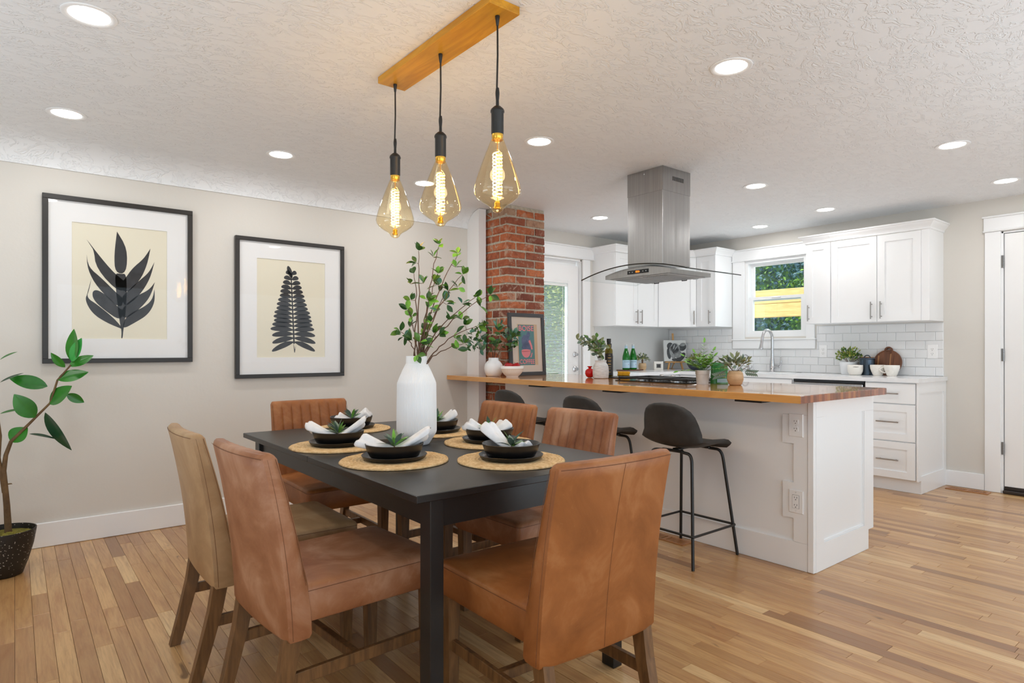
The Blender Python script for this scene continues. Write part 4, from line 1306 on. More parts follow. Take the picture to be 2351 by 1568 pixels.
# ---------------------------------------------------------------- counter stools (local +x is the way the sitter faces)
def stool_shell():
    P = [(0.190, 0.590, 0.27), (0.193, 0.606, 0.31), (0.178, 0.620, 0.345), (0.10, 0.626, 0.40), (0.0, 0.620, 0.42), (-0.08, 0.617, 0.425), (-0.132, 0.628, 0.42), (-0.160, 0.655, 0.405), (-0.174, 0.70, 0.385), (-0.184, 0.75, 0.365), (-0.192, 0.79, 0.34), (-0.197, 0.82, 0.30), (-0.200, 0.842, 0.235), (-0.201, 0.855, 0.15), (-0.201, 0.861, 0.05)]
    nu = 17
    def pt(i, j, off):
        x, z, w = P[j]
        s = -1 + 2 * i / (nu - 1)
        seat = max(0.0, min(1.0, (0.66 - z) / 0.03)) if x < 0.15 else 0.4
        back = 1 - max(0.0, min(1.0, (0.70 - z) / 0.08))
        k = s * s * (w / 0.42) ** 2
        px = x + 0.05 * k * back
        pz = z + 0.032 * k * seat
        j0, j1 = max(j - 1, 0), min(j + 1, len(P) - 1)
        tx, tz = P[j1][0] - P[j0][0], P[j1][1] - P[j0][1]
        L = sqrt(tx * tx + tz * tz); nx, nz = -tz / L, tx / L
        e = off * sqrt(max(0.0, 1 - abs(s) ** 6)) * (1 if 0 < j < len(P) - 1 else 0.2)
        return (px + nx * e, s * w / 2, pz + nz * e)
    mb = MB(); nv = len(P)
    vs = [pt(i, j, 0.010) for j in range(nv) for i in range(nu)] + [pt(i, j, -0.012) for j in range(nv) for i in range(nu)]
    fs = []
    for o, fl in ((0, 1), (nu * nv, 0)):
        for j in range(nv - 1):
            for i in range(nu - 1):
                q = (o + j * nu + i, o + j * nu + i + 1, o + (j + 1) * nu + i + 1, o + (j + 1) * nu + i)
                fs.append(q if fl else q[::-1])
    o = nu * nv
    for j in range(nv - 1):
        fs.append((j * nu, (j + 1) * nu, o + (j + 1) * nu, o + j * nu)); fs.append((j * nu + nu - 1, o + j * nu + nu - 1, o + (j + 1) * nu + nu - 1, (j + 1) * nu + nu - 1))
    for i in range(nu - 1):
        fs.append((i, o + i, o + i + 1, i + 1)); L = (nv - 1) * nu; fs.append((L + i, L + i + 1, o + L + i + 1, o + L + i))
    return mb.add(vs, fs)
ss_me = stool_shell().mesh('seat_shell', M['stool_shell'], 60)
leg_mes = []
for sx in (-1, 1):
    for sy in (-1, 1):
        top = Vector((sx * 0.125, sy * 0.06, 0.592)); knee = Vector((sx * 0.140, sy * 0.135, 0.588)); foot = Vector((sx * 0.208, sy * 0.190, 0.001))
        pts = [top, top.lerp(knee, 0.6)]
        for k in range(1, 7):
            t = k / 7
            a = top.lerp(knee, 0.6); c2 = knee.lerp(foot, 0.09)
            pts.append(a * (1 - t) ** 2 + knee * 2 * t * (1 - t) + c2 * t * t)
        pts += [knee.lerp(foot, 0.1), foot]
        m1 = MB(); m1.tube(pts, 0.0085, 10); leg_mes.append(m1.mesh('leg', M['black_metal'], 60))
m1 = MB()
q = 0.17
fx, fy2 = 0.208 - 0.068 * q / 0.588 + 0.010, 0.190 - 0.055 * q / 0.588 + 0.010
ring = []
for (cx, cy, a0) in ((fx, fy2, 0), (-fx, fy2, 90), (-fx, -fy2, 180), (fx, -fy2, 270)):
    for k in range(5):
        a = math.radians(a0 + 22.5 * k); rr = 0.014
        ring.append((cx - math.copysign(rr, cx) + rr * cos(a), cy - math.copysign(rr, cy) + rr * sin(a), q))
m1.tube(ring, 0.0068, 8, closed=True); ring_me = m1.mesh('footrest', M['black_metal'], 60)
m1 = MB(); m1.rbox(-0.10, 0.10, -0.02, 0.02, 0.596, 0.604, 0.002); m1.rbox(-0.135, -0.115, -0.07, 0.07, 0.587, 0.602, 0.004); m1.rbox(0.115, 0.135, -0.07, 0.07, 0.587, 0.602, 0.004)
frame_me = m1.mesh('seat_frame', M['black_metal'])
for y, lab in ((2.126, 'charcoal counter stool fully in view nearest the island end'), (2.80, 'charcoal counter stool in the middle, mostly behind the brown dining chair'), (3.54, 'charcoal counter stool farthest along the island in front of the bricks')):
    t = thing('counter_stool', lab, 'stool', (2.96, y, 0), 0, 'dark stools along the island')
    link('seat_shell', ss_me, t); link('seat_frame', frame_me, t); link('footrest', ring_me, t)
    for me in leg_mes: link('leg', me, t)

# ---------------------------------------------------------------- pendant light over the table
pl = thing('pendant_light', 'three-bulb pendant with honey wood ceiling board and amber glass bulbs', 'pendant light', (1.335, 2.13, CEIL))
m1 = MB(); m1.rbox(1.27, 1.405, 1.712, 2.548, 2.34, CEIL - 0.0005, 0.0015); part('ceiling_board', m1, M['canopy_wood'], pl, world=True)
bulb_prof = [(0.0, 0.0), (0.012, 0.002), (0.0195, 0.009), (0.0235, 0.017), (0.032, 0.0245), (0.052, 0.036), (0.071, 0.050), (0.081, 0.063), (0.0845, 0.076), (0.0825, 0.092), (0.074, 0.122), (0.0615, 0.160), (0.047, 0.200), (0.034, 0.232), (0.0255, 0.253), (0.022, 0.262)]
for (x, y, zb) in ((1.334, 2.507, 1.650), (1.340, 2.136, 1.645), (1.346, 1.766, 1.638)):
    zc = zb + 0.262
    m1 = MB(); zt = zc + 0.018 + 0.102
    m1.tube([(x, y, 2.339), (x + 0.001, y, 2.2), (x - 0.0015, y + 0.001, 2.09), (x, y, zt + 0.03)], 0.0034, 6)
    m1.lathe([(0.0085, 0.0), (0.0085, -0.004), (0.0045, -0.034), (0.0034, -0.035)], 10, (x, y, 2.3395))
    m1.lathe([(0.0055, 0.0), (0.0075, 0.022), (0.0075, 0.03), (0.0055, 0.045)], 10, (x, y, zt + 0.018))
    part('cord', m1, M['black_metal'], pl, 50, True)
    m1 = MB(); m1.lathe([(0.0, -0.001), (0.021, 0.0), (0.0225, 0.004), (0.0225, 0.076), (0.025, 0.079), (0.025, 0.084), (0.0225, 0.090), (0.012, 0.100), (0.006, 0.103), (0.0055, 0.125), (0.0, 0.125)], 24, (x, y, zc + 0.017)); part('lamp_socket', m1, M['black_metal'], pl, 50, True)
    m1 = MB(); m1.lathe(bulb_prof, 40, (x, y, zb)); bl = part('bulb', m1, M['amber'], pl, 180, True)
    m1 = MB(); m1.lathe([(0.0, 0.0), (0.0185, 0.0), (0.0205, 0.003), (0.0205, 0.022), (0.0, 0.022)], 24, (x, y, zc - 0.004)); part('bulb_collar', m1, M['brass'], bl, 50, True)
    m1 = MB()
    for ph in (0, pi):
        m1.tube([(x + (0.0165) * cos(ph + 6.2 * 2 * pi * k / 150), y + 0.0165 * sin(ph + 6.2 * 2 * pi * k / 150), zb + 0.058 + 0.155 * k / 150) for k in range(151)], 0.00135, 5)
    part('filament', m1, M['filament'], bl, 180, True)
    m1 = MB(); m1.tube([(x, y, zb + 0.045), (x, y, zc)], 0.0016, 6); m1.lathe([(0.011, 0), (0.012, 0.006), (0.009, 0.012), (0.011, 0.018), (0.008, 0.026), (0, 0.026)], 12, (x, y, zb + 0.014)); part('glass_stem', m1, M['brass'], bl, 50, True)
    ld = bpy.data.lights.new('bulb_glow', 'POINT'); ld.energy = 0.5; ld.color = (1.0, 0.76, 0.45); ld.shadow_soft_size = 0.03
    lo = bpy.data.objects.new('bulb_glow', ld); COL.objects.link(lo); lo.parent = bl; lo.location = (x - 1.335, y - 2.13, zb + 0.13 - CEIL)

# ---------------------------------------------------------------- recessed downlights
spots = [(0.214, 2.737, 'recessed ceiling light in the top left corner of view, largest of all'), (0.211, 3.952, 'recessed ceiling light near the cove above the large leaf picture'),
    (1.303, 3.944, 'recessed ceiling light near the cove above the smaller fern picture'), (2.404, 2.75, 'recessed ceiling light just right of the nearest pendant bulb'),
    (2.415, 1.506, 'large recessed ceiling light to the upper right of the range hood'), (4.37, 1.257, 'recessed ceiling light toward the right door, second of that row'),
    (5.595, 1.283, 'recessed ceiling light nearest the right door at the frame edge'), (4.318, 2.488, 'recessed ceiling light right of the hood chimney at mid height'),
    (4.235, 3.988, 'recessed ceiling light between the brick chimney and the hood'), (5.517, 2.527, 'recessed ceiling light above the double wall cabinet'),
    (5.772, 3.28, 'small recessed ceiling light above the kitchen window'), (2.352, 3.967, 'recessed ceiling light seen behind the middle pendant bulb')]
m1 = MB(); m1.lathe([(0.066, -0.0012), (0.070, -0.003), (0.083, -0.0055), (0.088, -0.003), (0.0885, 0.0), (0.066, 0.0)], 40); ring_m = m1.mesh('trim_ring', M['trim'], 50)
m1 = MB(); m1.lathe([(0.0665, -0.0012), (0.05, -0.0022), (0.0, -0.0026)], 40); lens_m = m1.mesh('lens', M['led'], 50)
for x, y, lab in spots:
    t = thing('downlight', lab, 'ceiling light', (x, y, CEIL - 0.0005), 0, 'recessed ceiling lights')
    link('trim_ring', ring_m, t); link('lens', lens_m, t)
    ld = bpy.data.lights.new('downlight_lamp', 'AREA'); ld.shape = 'DISK'; ld.size = 0.12; ld.energy = DOWNLIGHT_W; ld.color = (1.0, 0.985, 0.97)
    lo = bpy.data.objects.new('downlight_lamp', ld); COL.objects.link(lo); lo.parent = t; lo.location = (0, 0, -0.006)

# ---------------------------------------------------------------- framed leaf prints on the dining wall
def frame_xz(m1, x0, x1, z0, z1, w, y0, y1):
    for (a, b, c2, d) in ((x0, x1, z1 - w, z1), (x0, x1, z0, z0 + w), (x0, x0 + w, z0 + w, z1 - w), (x1 - w, x1, z0 + w, z1 - w)):
        m1.rbox(a, b, y0, y1, c2, d, 0.0012)
    return m1
def picture(label, x0, x1, z0, z1, px0, px1, pz0, pz1, fw, art):
    t = thing('framed_print', label, 'picture', ((x0 + x1) / 2, YL - 0.002, (z0 + z1) / 2), 0, 'framed leaf prints on the dining wall')
    m1 = frame_xz(MB(), x0, x1, z0, z1, fw, YL - 0.032, YL - 0.002); part('frame', m1, M['frame_black'], t, world=True)
    m1 = MB()
    for (a, b, c2, d) in ((x0 + fw, x1 - fw, pz1, z1 - fw), (x0 + fw, x1 - fw, z0 + fw, pz0), (x0 + fw, px0, pz0, pz1), (px1, x1 - fw, pz0, pz1)):
        m1.box(a, b, YL - 0.016, YL - 0.012, c2, d)
    part('mat_board', m1, M['mat_board'], t, world=True)
    m1 = MB(); m1.box(px0 - 0.01, px1 + 0.01, YL - 0.0115, YL - 0.009, pz0 - 0.01, pz1 + 0.01); pp = part('print', m1, M['paper'], t, world=True)
    m1 = MB()
    for poly in art: m1.prism(poly, 0.0, 0.0004, my(YL - 0.0116))
    part('leaf_silhouette', m1, M['ink'], pp, world=True)
    m1 = MB(); m1.add([(x0 + fw - 0.001, YL - 0.022, z0 + fw - 0.001), (x1 - fw + 0.001, YL - 0.022, z0 + fw - 0.001), (x1 - fw + 0.001, YL - 0.022, z1 - fw + 0.001), (x0 + fw - 0.001, YL - 0.022, z1 - fw + 0.001)], [(0, 1, 2, 3)]); part('glazing', m1, M['pic_glass'], t, world=True, recalc=False)
def bez(p0, p1, p2, n=10):
    return [((1 - t) ** 2 * p0[0] + 2 * t * (1 - t) * p1[0] + t * t * p2[0], (1 - t) ** 2 * p0[1] + 2 * t * (1 - t) * p1[1] + t * t * p2[1]) for t in [k / n for k in range(n + 1)]]
# coordinates of the lobed leaf: fractions of the print (0..1 across, 0..1 down)
def U1(p): return (0.267 + 0.502 * p[0], 1.911 - 0.695 * p[1])
lobes = [[(0.435, 0.415), (0.425, 0.25), (0.455, 0.045), (0.565, 0.19), (0.555, 0.415)],
    [(0.49, 0.60), (0.24, 0.39), (0.215, 0.21), (0.145, 0.14), (0.30, 0.30), (0.43, 0.42), (0.56, 0.5)],
    [(0.49, 0.74), (0.25, 0.55), (0.155, 0.40), (0.145, 0.27), (0.165, 0.38), (0.30, 0.47), (0.46, 0.60), (0.53, 0.64)],
    [(0.49, 0.84), (0.32, 0.745), (0.21, 0.66), (0.20, 0.585), (0.26, 0.57), (0.38, 0.64), (0.47, 0.72), (0.53, 0.75)],
    [(0.52, 0.915), (0.35, 0.86), (0.20, 0.78), (0.125, 0.66), (0.165, 0.60), (0.195, 0.47), (0.17, 0.57), (0.145, 0.645), (0.25, 0.70), (0.40, 0.80), (0.47, 0.86)],
    [(0.55, 0.60), (0.70, 0.47), (0.78, 0.32), (0.815, 0.17), (0.74, 0.27), (0.62, 0.36), (0.54, 0.46), (0.48, 0.52)],
    [(0.54, 0.72), (0.70, 0.60), (0.81, 0.45), (0.86, 0.29), (0.80, 0.39), (0.68, 0.48), (0.55, 0.585), (0.50, 0.63)],
    [(0.53, 0.83), (0.68, 0.74), (0.81, 0.62), (0.865, 0.475), (0.80, 0.55), (0.66, 0.61), (0.55, 0.69), (0.50, 0.75)],
    [(0.51, 0.915), (0.65, 0.85), (0.79, 0.775), (0.865, 0.66), (0.86, 0.54), (0.835, 0.64), (0.74, 0.71), (0.60, 0.765), (0.53, 0.83)],
    [(0.50, 0.42), (0.55, 0.415), (0.56, 0.55), (0.545, 0.80), (0.52, 0.93), (0.515, 0.995), (0.497, 0.995), (0.505, 0.94), (0.485, 0.86), (0.46, 0.70), (0.44, 0.52), (0.435, 0.415)]]
def smooth_poly(p):
    """corner-cut the outline, keeping its sharp tips"""
    n = len(p); out = []
    for i in range(n):
        a, b, c = Vector(p[i - 1]), Vector(p[i]), Vector(p[(i + 1) % n])
        u, w = (a - b), (c - b)
        ang = u.angle(w) if u.length > 0 and w.length > 0 else pi
        if ang < 0.9: out.append(tuple(b))
        else: out += [tuple(b + u * 0.25), tuple(b + w * 0.25)]
    return out
art1 = [[U1(q) for q in smooth_poly(smooth_poly(lb))] for lb in lobes]
picture('large black-framed print of a lobed charcoal leaf above the rubber plant', 0.126, 0.916, 1.069, 2.060, 0.267, 0.769, 1.216, 1.911, 0.028, art1)
def U2(u, v): return (1.328 + 0.492 * u, 1.794 - 0.70 * v)
art2 = []
rng = random.Random(21)
stem = lambda v: 0.49 + 0.06 * (v - 0.15)
n_l = 17
for k in range(n_l):
    v = 0.14 + 0.70 * (k / (n_l - 1)) ** 0.92
    ln = 0.06 + 0.265 * min(1, ((v - 0.10) / 0.62)) ** 0.9
    for s in (-1, 1):
        droop = -0.015 + 0.11 * max(0, (v - 0.70) / 0.14) ** 1.5
        L2 = ln * (1.0 if s < 0 else 0.98) * rng.uniform(0.96, 1.04)
        hw = 0.0225 + 0.008 * (k / n_l)
        pts = []
        for i in range(14):
            a = 2 * pi * i / 14
            t = 0.5 - 0.5 * cos(a)
            off = hw * sin(a) * min(1.0, 0.55 + 1.6 * t) if True else 0
            pts.append(U2(stem(v) + s * t * L2, v + droop * t - 0.02 * sin(pi * t) * 0.5 + off))
        art2.append(pts)
tip = []
for i in range(14):
    a = 2 * pi * i / 14; t = 0.5 - 0.5 * cos(a)
    tip.append(U2(0.445 + 0.05 * t + 0.035 * sin(a), 0.055 + 0.125 * t))
art2.append(tip)
art2.append([U2(stem(0.1) - 0.008, 0.13), U2(stem(0.1) + 0.008, 0.13), U2(stem(0.85) + 0.012, 0.86), U2(stem(0.85) - 0.012, 0.86)])
art2.append([U2(stem(0.85) - 0.012, 0.84), U2(stem(0.85) + 0.002, 0.95), U2(stem(0.85) + 0.012, 0.95), U2(stem(0.85) + 0.03, 0.87), U2(stem(0.85) + 0.012, 0.92)])
picture('smaller black-framed print of a charcoal fern frond left of the vase', 1.183, 1.967, 0.950, 1.935, 1.328, 1.820, 1.094, 1.794, 0.027, art2)

# ---------------------------------------------------------------- leaves
RV = Vector((sin(YAW), -cos(YAW), 0)); FV = Vector((cos(YAW), sin(YAW), 0)); UPV = Vector((0, 0, 1))
def leaf_mb(L, W, fold=0.15, curl=0.15, blunt=0.8, nu=5, nt=8, mb=None, mat=None):
    m1 = MB() if mb is None else mb
    vs = []
    for j in range(nt):
        t = j / (nt - 1)
        w = W / 2 * max(0.02, sin(pi * min(0.995, max(0.004, t)) ** blunt)) ** 0.8
        for i in range(nu):
            s = -1 + 2 * i / (nu - 1)
            p = Vector((t * L, s * w, abs(s) * w * fold * 2 - curl * L * t * t))
            vs.append(mat @ p if mat is not None else p)
    fs = [(j * nu + i, j * nu + i + 1, (j + 1) * nu + i + 1, (j + 1) * nu + i) for j in range(nt - 1) for i in range(nu - 1)]
    return m1.add(vs, fs)
def basis(p, d, n):
    d = d.normalized(); n = (n - d * n.dot(d))
    if n.length < 1e-4: n = d.orthogonal()
    n.normalize(); b = n.cross(d)
    return Matrix(((d.x, b.x, n.x, p.x), (d.y, b.y, n.y, p.y), (d.z, b.z, n.z, p.z), (0, 0, 0, 1)))
def rdir(r):
    while True:
        v = Vector((r.uniform(-1, 1), r.uniform(-1, 1), r.uniform(-1, 1)))
        if 0.05 < v.length < 1: return v.normalized()

# ---------------------------------------------------------------- rubber plant
rp = thing('potted_rubber_plant', 'rubber plant in a black speckled pot at the left frame edge', 'potted plant', (-0.045, 4.10, 0))
m1 = MB(); m1.lathe([(0.075, 0.001), (0.082, 0.004), (0.105, 0.07), (0.126, 0.15), (0.138, 0.225), (0.138, 0.230), (0.133, 0.230), (0.131, 0.20), (0.0, 0.20)], 40, (-0.045, 4.10, 0)); part('pot', m1, M['speckle'], rp, 50, True)
m1 = MB(); rng = random.Random(4)
m1.grid(lambda u, v: (-0.045 + 0.129 * v * cos(2 * pi * u), 4.10 + 0.129 * v * sin(2 * pi * u), 0.203 + 0.022 * abs(noise.noise(Vector((9 * v * cos(2 * pi * u), 9 * v * sin(2 * pi * u), 0.5)))) * (1 - v ** 4)), 28, 10, closeu=True)
part('moss', m1, M['moss'], rp, 180, True)
PY = 4.11
m1 = MB()
P1 = [(-0.023, 0.19), (-0.030, 0.35), (-0.043, 0.53), (-0.034, 0.61), (-0.014, 0.675), (0.084, 0.79), (0.149, 0.866), (0.18, 0.986), (0.238, 1.067)]
m1.tube([(x, PY + 0.01 * sin(9 * z), z) for x, z in P1], [0.016, 0.014, 0.012, 0.010, 0.009, 0.006, 0.0055, 0.005, 0.004], 8)
P2 = [(-0.040, 0.42), (-0.062, 0.60), (-0.056, 0.71), (-0.068, 0.83), (-0.062, 0.98), (-0.066, 1.09)]
m1.tube([(x, PY - 0.01, z) for x, z in P2], [0.010, 0.008, 0.007, 0.006, 0.005, 0.004], 8)
m1.tube([(-0.032, PY, 0.46), (-0.012, PY - 0.01, 0.462), (-0.008, PY - 0.012, 0.459)], [0.004, 0.003, 0.001], 5)
part('trunk', m1, M['trunk'], rp, 60, True)
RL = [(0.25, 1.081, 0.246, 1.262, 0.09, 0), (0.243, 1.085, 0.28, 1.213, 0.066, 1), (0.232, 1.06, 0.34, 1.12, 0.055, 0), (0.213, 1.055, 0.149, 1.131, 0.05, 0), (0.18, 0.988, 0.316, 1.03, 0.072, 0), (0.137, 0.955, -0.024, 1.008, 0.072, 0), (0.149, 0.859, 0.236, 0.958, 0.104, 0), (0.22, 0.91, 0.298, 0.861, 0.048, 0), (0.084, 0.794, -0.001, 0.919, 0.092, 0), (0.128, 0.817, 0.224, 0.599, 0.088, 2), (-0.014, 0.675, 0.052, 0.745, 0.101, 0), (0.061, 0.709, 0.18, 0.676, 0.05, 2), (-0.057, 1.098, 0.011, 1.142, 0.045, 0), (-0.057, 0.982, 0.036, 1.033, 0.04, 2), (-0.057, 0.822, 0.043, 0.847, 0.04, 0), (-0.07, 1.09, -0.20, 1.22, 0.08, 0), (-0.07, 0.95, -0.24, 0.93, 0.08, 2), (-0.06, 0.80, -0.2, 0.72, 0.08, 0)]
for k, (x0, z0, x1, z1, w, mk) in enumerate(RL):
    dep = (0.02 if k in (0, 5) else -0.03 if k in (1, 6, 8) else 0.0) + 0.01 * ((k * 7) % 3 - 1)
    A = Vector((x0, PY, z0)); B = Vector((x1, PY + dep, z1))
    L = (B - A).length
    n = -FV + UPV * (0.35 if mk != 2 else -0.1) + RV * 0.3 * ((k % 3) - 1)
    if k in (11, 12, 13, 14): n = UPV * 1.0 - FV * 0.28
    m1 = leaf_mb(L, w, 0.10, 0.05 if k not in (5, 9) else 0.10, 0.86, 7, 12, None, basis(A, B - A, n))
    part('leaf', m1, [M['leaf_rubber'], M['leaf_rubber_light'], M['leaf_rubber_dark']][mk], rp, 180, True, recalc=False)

# ---------------------------------------------------------------- place settings
ZT = 0.745
def mat_mesh():
    m1 = MB(); nr, na = 62, 150
    R = 0.196
    def fn(u, v):
        a = 2 * pi * u
        r = 0.004 + (R - 0.004) * v
        turns = 15.5
        ph = r / R * turns - a / (2 * pi)
        k = abs(cos(pi * ph)) ** 0.5 if False else sqrt(max(0.0, 1 - (2 * (ph - math.floor(ph)) - 1) ** 2))
        tw = 0.5 + 0.5 * sin(a * (18 + 120 * r / R) + 2.6 * math.floor(ph))
        z = 0.0035 + 0.0035 * k + 0.0012 * tw * k
        if v > 0.999: z = 0.001
        rr = r + (0.0022 * sin(a * 70) if v > 0.97 else 0)
        return (rr * cos(a), rr * sin(a), z)
    m1.grid(fn, na, nr, closeu=True)
    n = len(m1.v)
    m1.f.append(tuple(range(na))[::-1]); m1.mi.append(0)
    m1.f.append(tuple(n - na + i for i in range(na))); m1.mi.append(0)
    return m1
mat_me = mat_mesh().mesh('placemat', M['jute'], 180)
m1 = MB(); m1.lathe([(0.0, 0.004), (0.095, 0.004), (0.104, 0.0065), (0.113, 0.015), (0.1165, 0.0175), (0.118, 0.0165), (0.112, 0.006), (0.100, 0.0), (0.0, 0.0)], 56); plate_me = m1.mesh('plate', M['black_ceramic'], 60)
m1 = MB(); m1.lathe([(0.0, 0.005), (0.070, 0.005), (0.084, 0.012), (0.094, 0.030), (0.1015, 0.052), (0.1035, 0.0535), (0.1055, 0.052), (0.0985, 0.028), (0.088, 0.007), (0.075, 0.0), (0.0, 0.0)], 56); bowl_me = m1.mesh('bowl', M['black_ceramic'], 60)
def napkin_mb(ends, seed):
    """rolled linen pulled through a ring: two flared, wrinkled ends rising from the bowl centre"""
    m1 = MB(); r = random.Random(seed)
    for (ang, L, lift, w) in ends:
        d = Vector((cos(ang), sin(ang), 0)); b = Vector((-sin(ang), cos(ang), 0))
        nt, na = 18, 28
        ph = r.uniform(0, 6)
        def fn(u, v):
            a = 2 * pi * u; t = v
            c = d * (L * t - 0.012) + UPV * (0.016 + lift * t ** 1.3)
            hw = 0.014 + (w / 2 - 0.014) * (t ** 0.7); hh = 0.012 + 0.010 * t
            wr = 1 + 0.10 * sin(3 * a + ph + 2 * t) + 0.06 * sin(7 * a + 5 * t + ph) * t
            fold = 0.006 * t * sin(5 * cos(a) + ph)
            end = 1.0 if v < 0.93 else (1 - 0.25 * ((v - 0.93) / 0.07) ** 2)
            slant = 0.012 * t * cos(a + ph)
            nrm = (UPV - d * (lift / L) * 0.8).normalized()
            return tuple(c + b * (hw * wr * cos(a) * end) + nrm * (hh * wr * sin(a) * end + fold) + d * slant)
        m1.grid(fn, na, nt, closeu=True)
        o = len(m1.v) - na
        cen = Vector((0, 0, 0))
        for i in range(na): cen += Vector(m1.v[o + i])
        cen = cen / na - d * 0.012
        m1.v.append(tuple(cen)); ci = len(m1.v) - 1
        for i in range(na): m1.f.append((o + i, o + (i + 1) % na, ci)); m1.mi.append(0)
        m1.f.append(tuple(o - na * (nt - 1) + i for i in range(na))[::-1]); m1.mi.append(0)
    return m1
AR = math.atan2(RV.y, RV.x)      # direction to the right as seen from the room side
settings = [
    ((1.06, 2.49), 'on the left side toward the far wall', [(AR + pi + 0.1, 0.135, 0.050, 0.085), (AR + 0.1, 0.125, 0.075, 0.075)]),
    ((1.08, 2.035), 'on the left side nearest the table corner', [(AR + pi - 0.15, 0.140, 0.040, 0.080), (AR + 0.35, 0.140, 0.068, 0.085)]),
    ((1.415, 1.775), 'at the near end before the camel chair', [(AR + pi - 0.55, 0.120, 0.085, 0.058), (AR - 0.4, 0.075, 0.020, 0.07)]),
    ((1.61, 2.17), 'before the nearer brown tufted chair', [(AR + pi + 0.1, 0.115, 0.050, 0.060), (AR + 0.5, 0.095, 0.045, 0.075)]),
    ((1.34, 2.985), 'at the far end before the wall-side chair', [(AR + pi + 0.4, 0.09, 0.03, 0.06), (AR + 0.2, 0.10, 0.05, 0.055)]),
    ((1.605, 2.595), 'half hidden behind the ribbed vase', [(AR + 0.2, 0.100, 0.060, 0.062), (AR + pi, 0.09, 0.03, 0.06)]),
]
sp_leaf = {}
for L, w in ((0.062, 0.013), (0.050, 0.012), (0.075, 0.020), (0.055, 0.025)):
    for mk in ('leaf_grey', 'leaf_a', 'leaf_c'):
        sp_leaf[(L, mk)] = leaf_mb(L, w, 0.12, 0.22, 0.9, 3, 6).mesh('leaf', M[mk], 180, False)
for k, ((x, y), where, ends) in enumerate(settings):
    o = link('placemat', mat_me, None, (x, y, ZT + 0.0003), (0, 0, k * 1.3)); tag(o, 'round braided jute placemat ' + where, 'placemat', 'jute placemats on the dining table')
    o = link('plate', plate_me, None, (x, y, ZT + 0.0088)); tag(o, 'matte black plate ' + where, 'plate', 'black plates on the placemats')
    o = link('bowl', bowl_me, None, (x, y, ZT + 0.0088 + 0.0042)); tag(o, 'matte black bowl with a napkin ' + where, 'bowl', 'black bowls on the plates')
    zb = ZT + 0.0088 + 0.0042 + 0.0062
    o = link('napkin', napkin_mb(ends, k).mesh('napkin', M['napkin'], 180), None, (x, y, zb)); tag(o, 'white linen napkin ' + where, 'napkin', 'white napkins in the bowls')
    r = random.Random(50 + k)
    t = thing('greenery_sprig', 'green sprig tied on the napkin ' + where, 'sprig', (x, y, zb + 0.024), 0, 'green sprigs on the napkins')
    m1 = MB(); ring_dir = Vector((cos(ends[0][0]), sin(ends[0][0]), 0)); bdir = Vector((-ring_dir.y, ring_dir.x, 0))
    m1.tube([tuple(bdir * 0.0185 * cos(2 * pi * q / 16) + UPV * (0.0165 * sin(2 * pi * q / 16) - 0.009)) for q in range(16)], 0.0028, 6, closed=True)
    part('napkin_ring', m1, M['twig'], t)
    for q in range(17):
        a = r.uniform(0, 2 * pi); el = r.uniform(0.15, 1.35)
        d = Vector((cos(a) * cos(el), sin(a) * cos(el), sin(el)))
        L, mk = r.choice([(0.062, 'leaf_c'), (0.050, 'leaf_c'), (0.062, 'leaf_grey'), (0.075, 'leaf_grey'), (0.055, 'leaf_grey'), (0.050, 'leaf_a')])
        mtx = basis(Vector((0, 0, 0.010)) + d * 0.004, d, UPV + rdir(r) * 0.4)
        lf = link('leaf', sp_leaf[(L, mk)], t); lf.matrix_local = mtx

# ---------------------------------------------------------------- ribbed vase and leafy branches
VX, VY = 1.345, 2.335
vprof = [(0.0, 0.0), (0.050, 0.0), (0.054, 0.003), (0.067, 0.024), (0.0835, 0.050), (0.0855, 0.060), (0.0855, 0.10), (0.0845, 0.18), (0.0835, 0.255), (0.0825, 0.264), (0.076, 0.281), (0.060, 0.318), (0.0475, 0.342), (0.0455, 0.346), (0.0450, 0.376), (0.0435, 0.3775), (0.0415, 0.376), (0.0415, 0.345), (0.0, 0.30)]
vf = []
for (r0, z0), (r1, z1) in zip(vprof[:-1], vprof[1:]):
    n = 3 if 0.003 <= z0 < 0.345 and z1 > z0 else 1
    for q in range(n): vf.append((r0 + (r1 - r0) * q / n, z0 + (z1 - z0) * q / n))
vf.append(vprof[-1])
def flute(r, z, a):
    if r < 0.046 or z < 0.004 or z > 0.341: return r
    return r - 0.0016 * (1 - abs(cos(a * 40)) ** 0.7)
m1 = MB(); m1.lathe(vf, 320, (0, 0, 0), 0, flute)
single('vase', m1, M['white_ceramic'], 'tall white ribbed vase holding leafy branches on the dining table', 'vase', (VX, VY, ZT + 0.0003), smooth=180)
br = thing('leafy_branches', 'tall leafy green branches standing in the ribbed white vase', 'branches', (VX, VY, ZT + 0.376))
leafs = {}
for mk in ('leaf_a', 'leaf_b', 'leaf_c', 'leaf_teal'):
    for q, (L, w) in enumerate(((0.040, 0.022), (0.033, 0.020), (0.046, 0.024))):
        leafs[(mk, q)] = leaf_mb(L, w, 0.16, 0.14, 1.12, 5, 7).mesh('leaf', M[mk], 180, False)
rng = random.Random(12)
O = Vector((0, 0, 0))
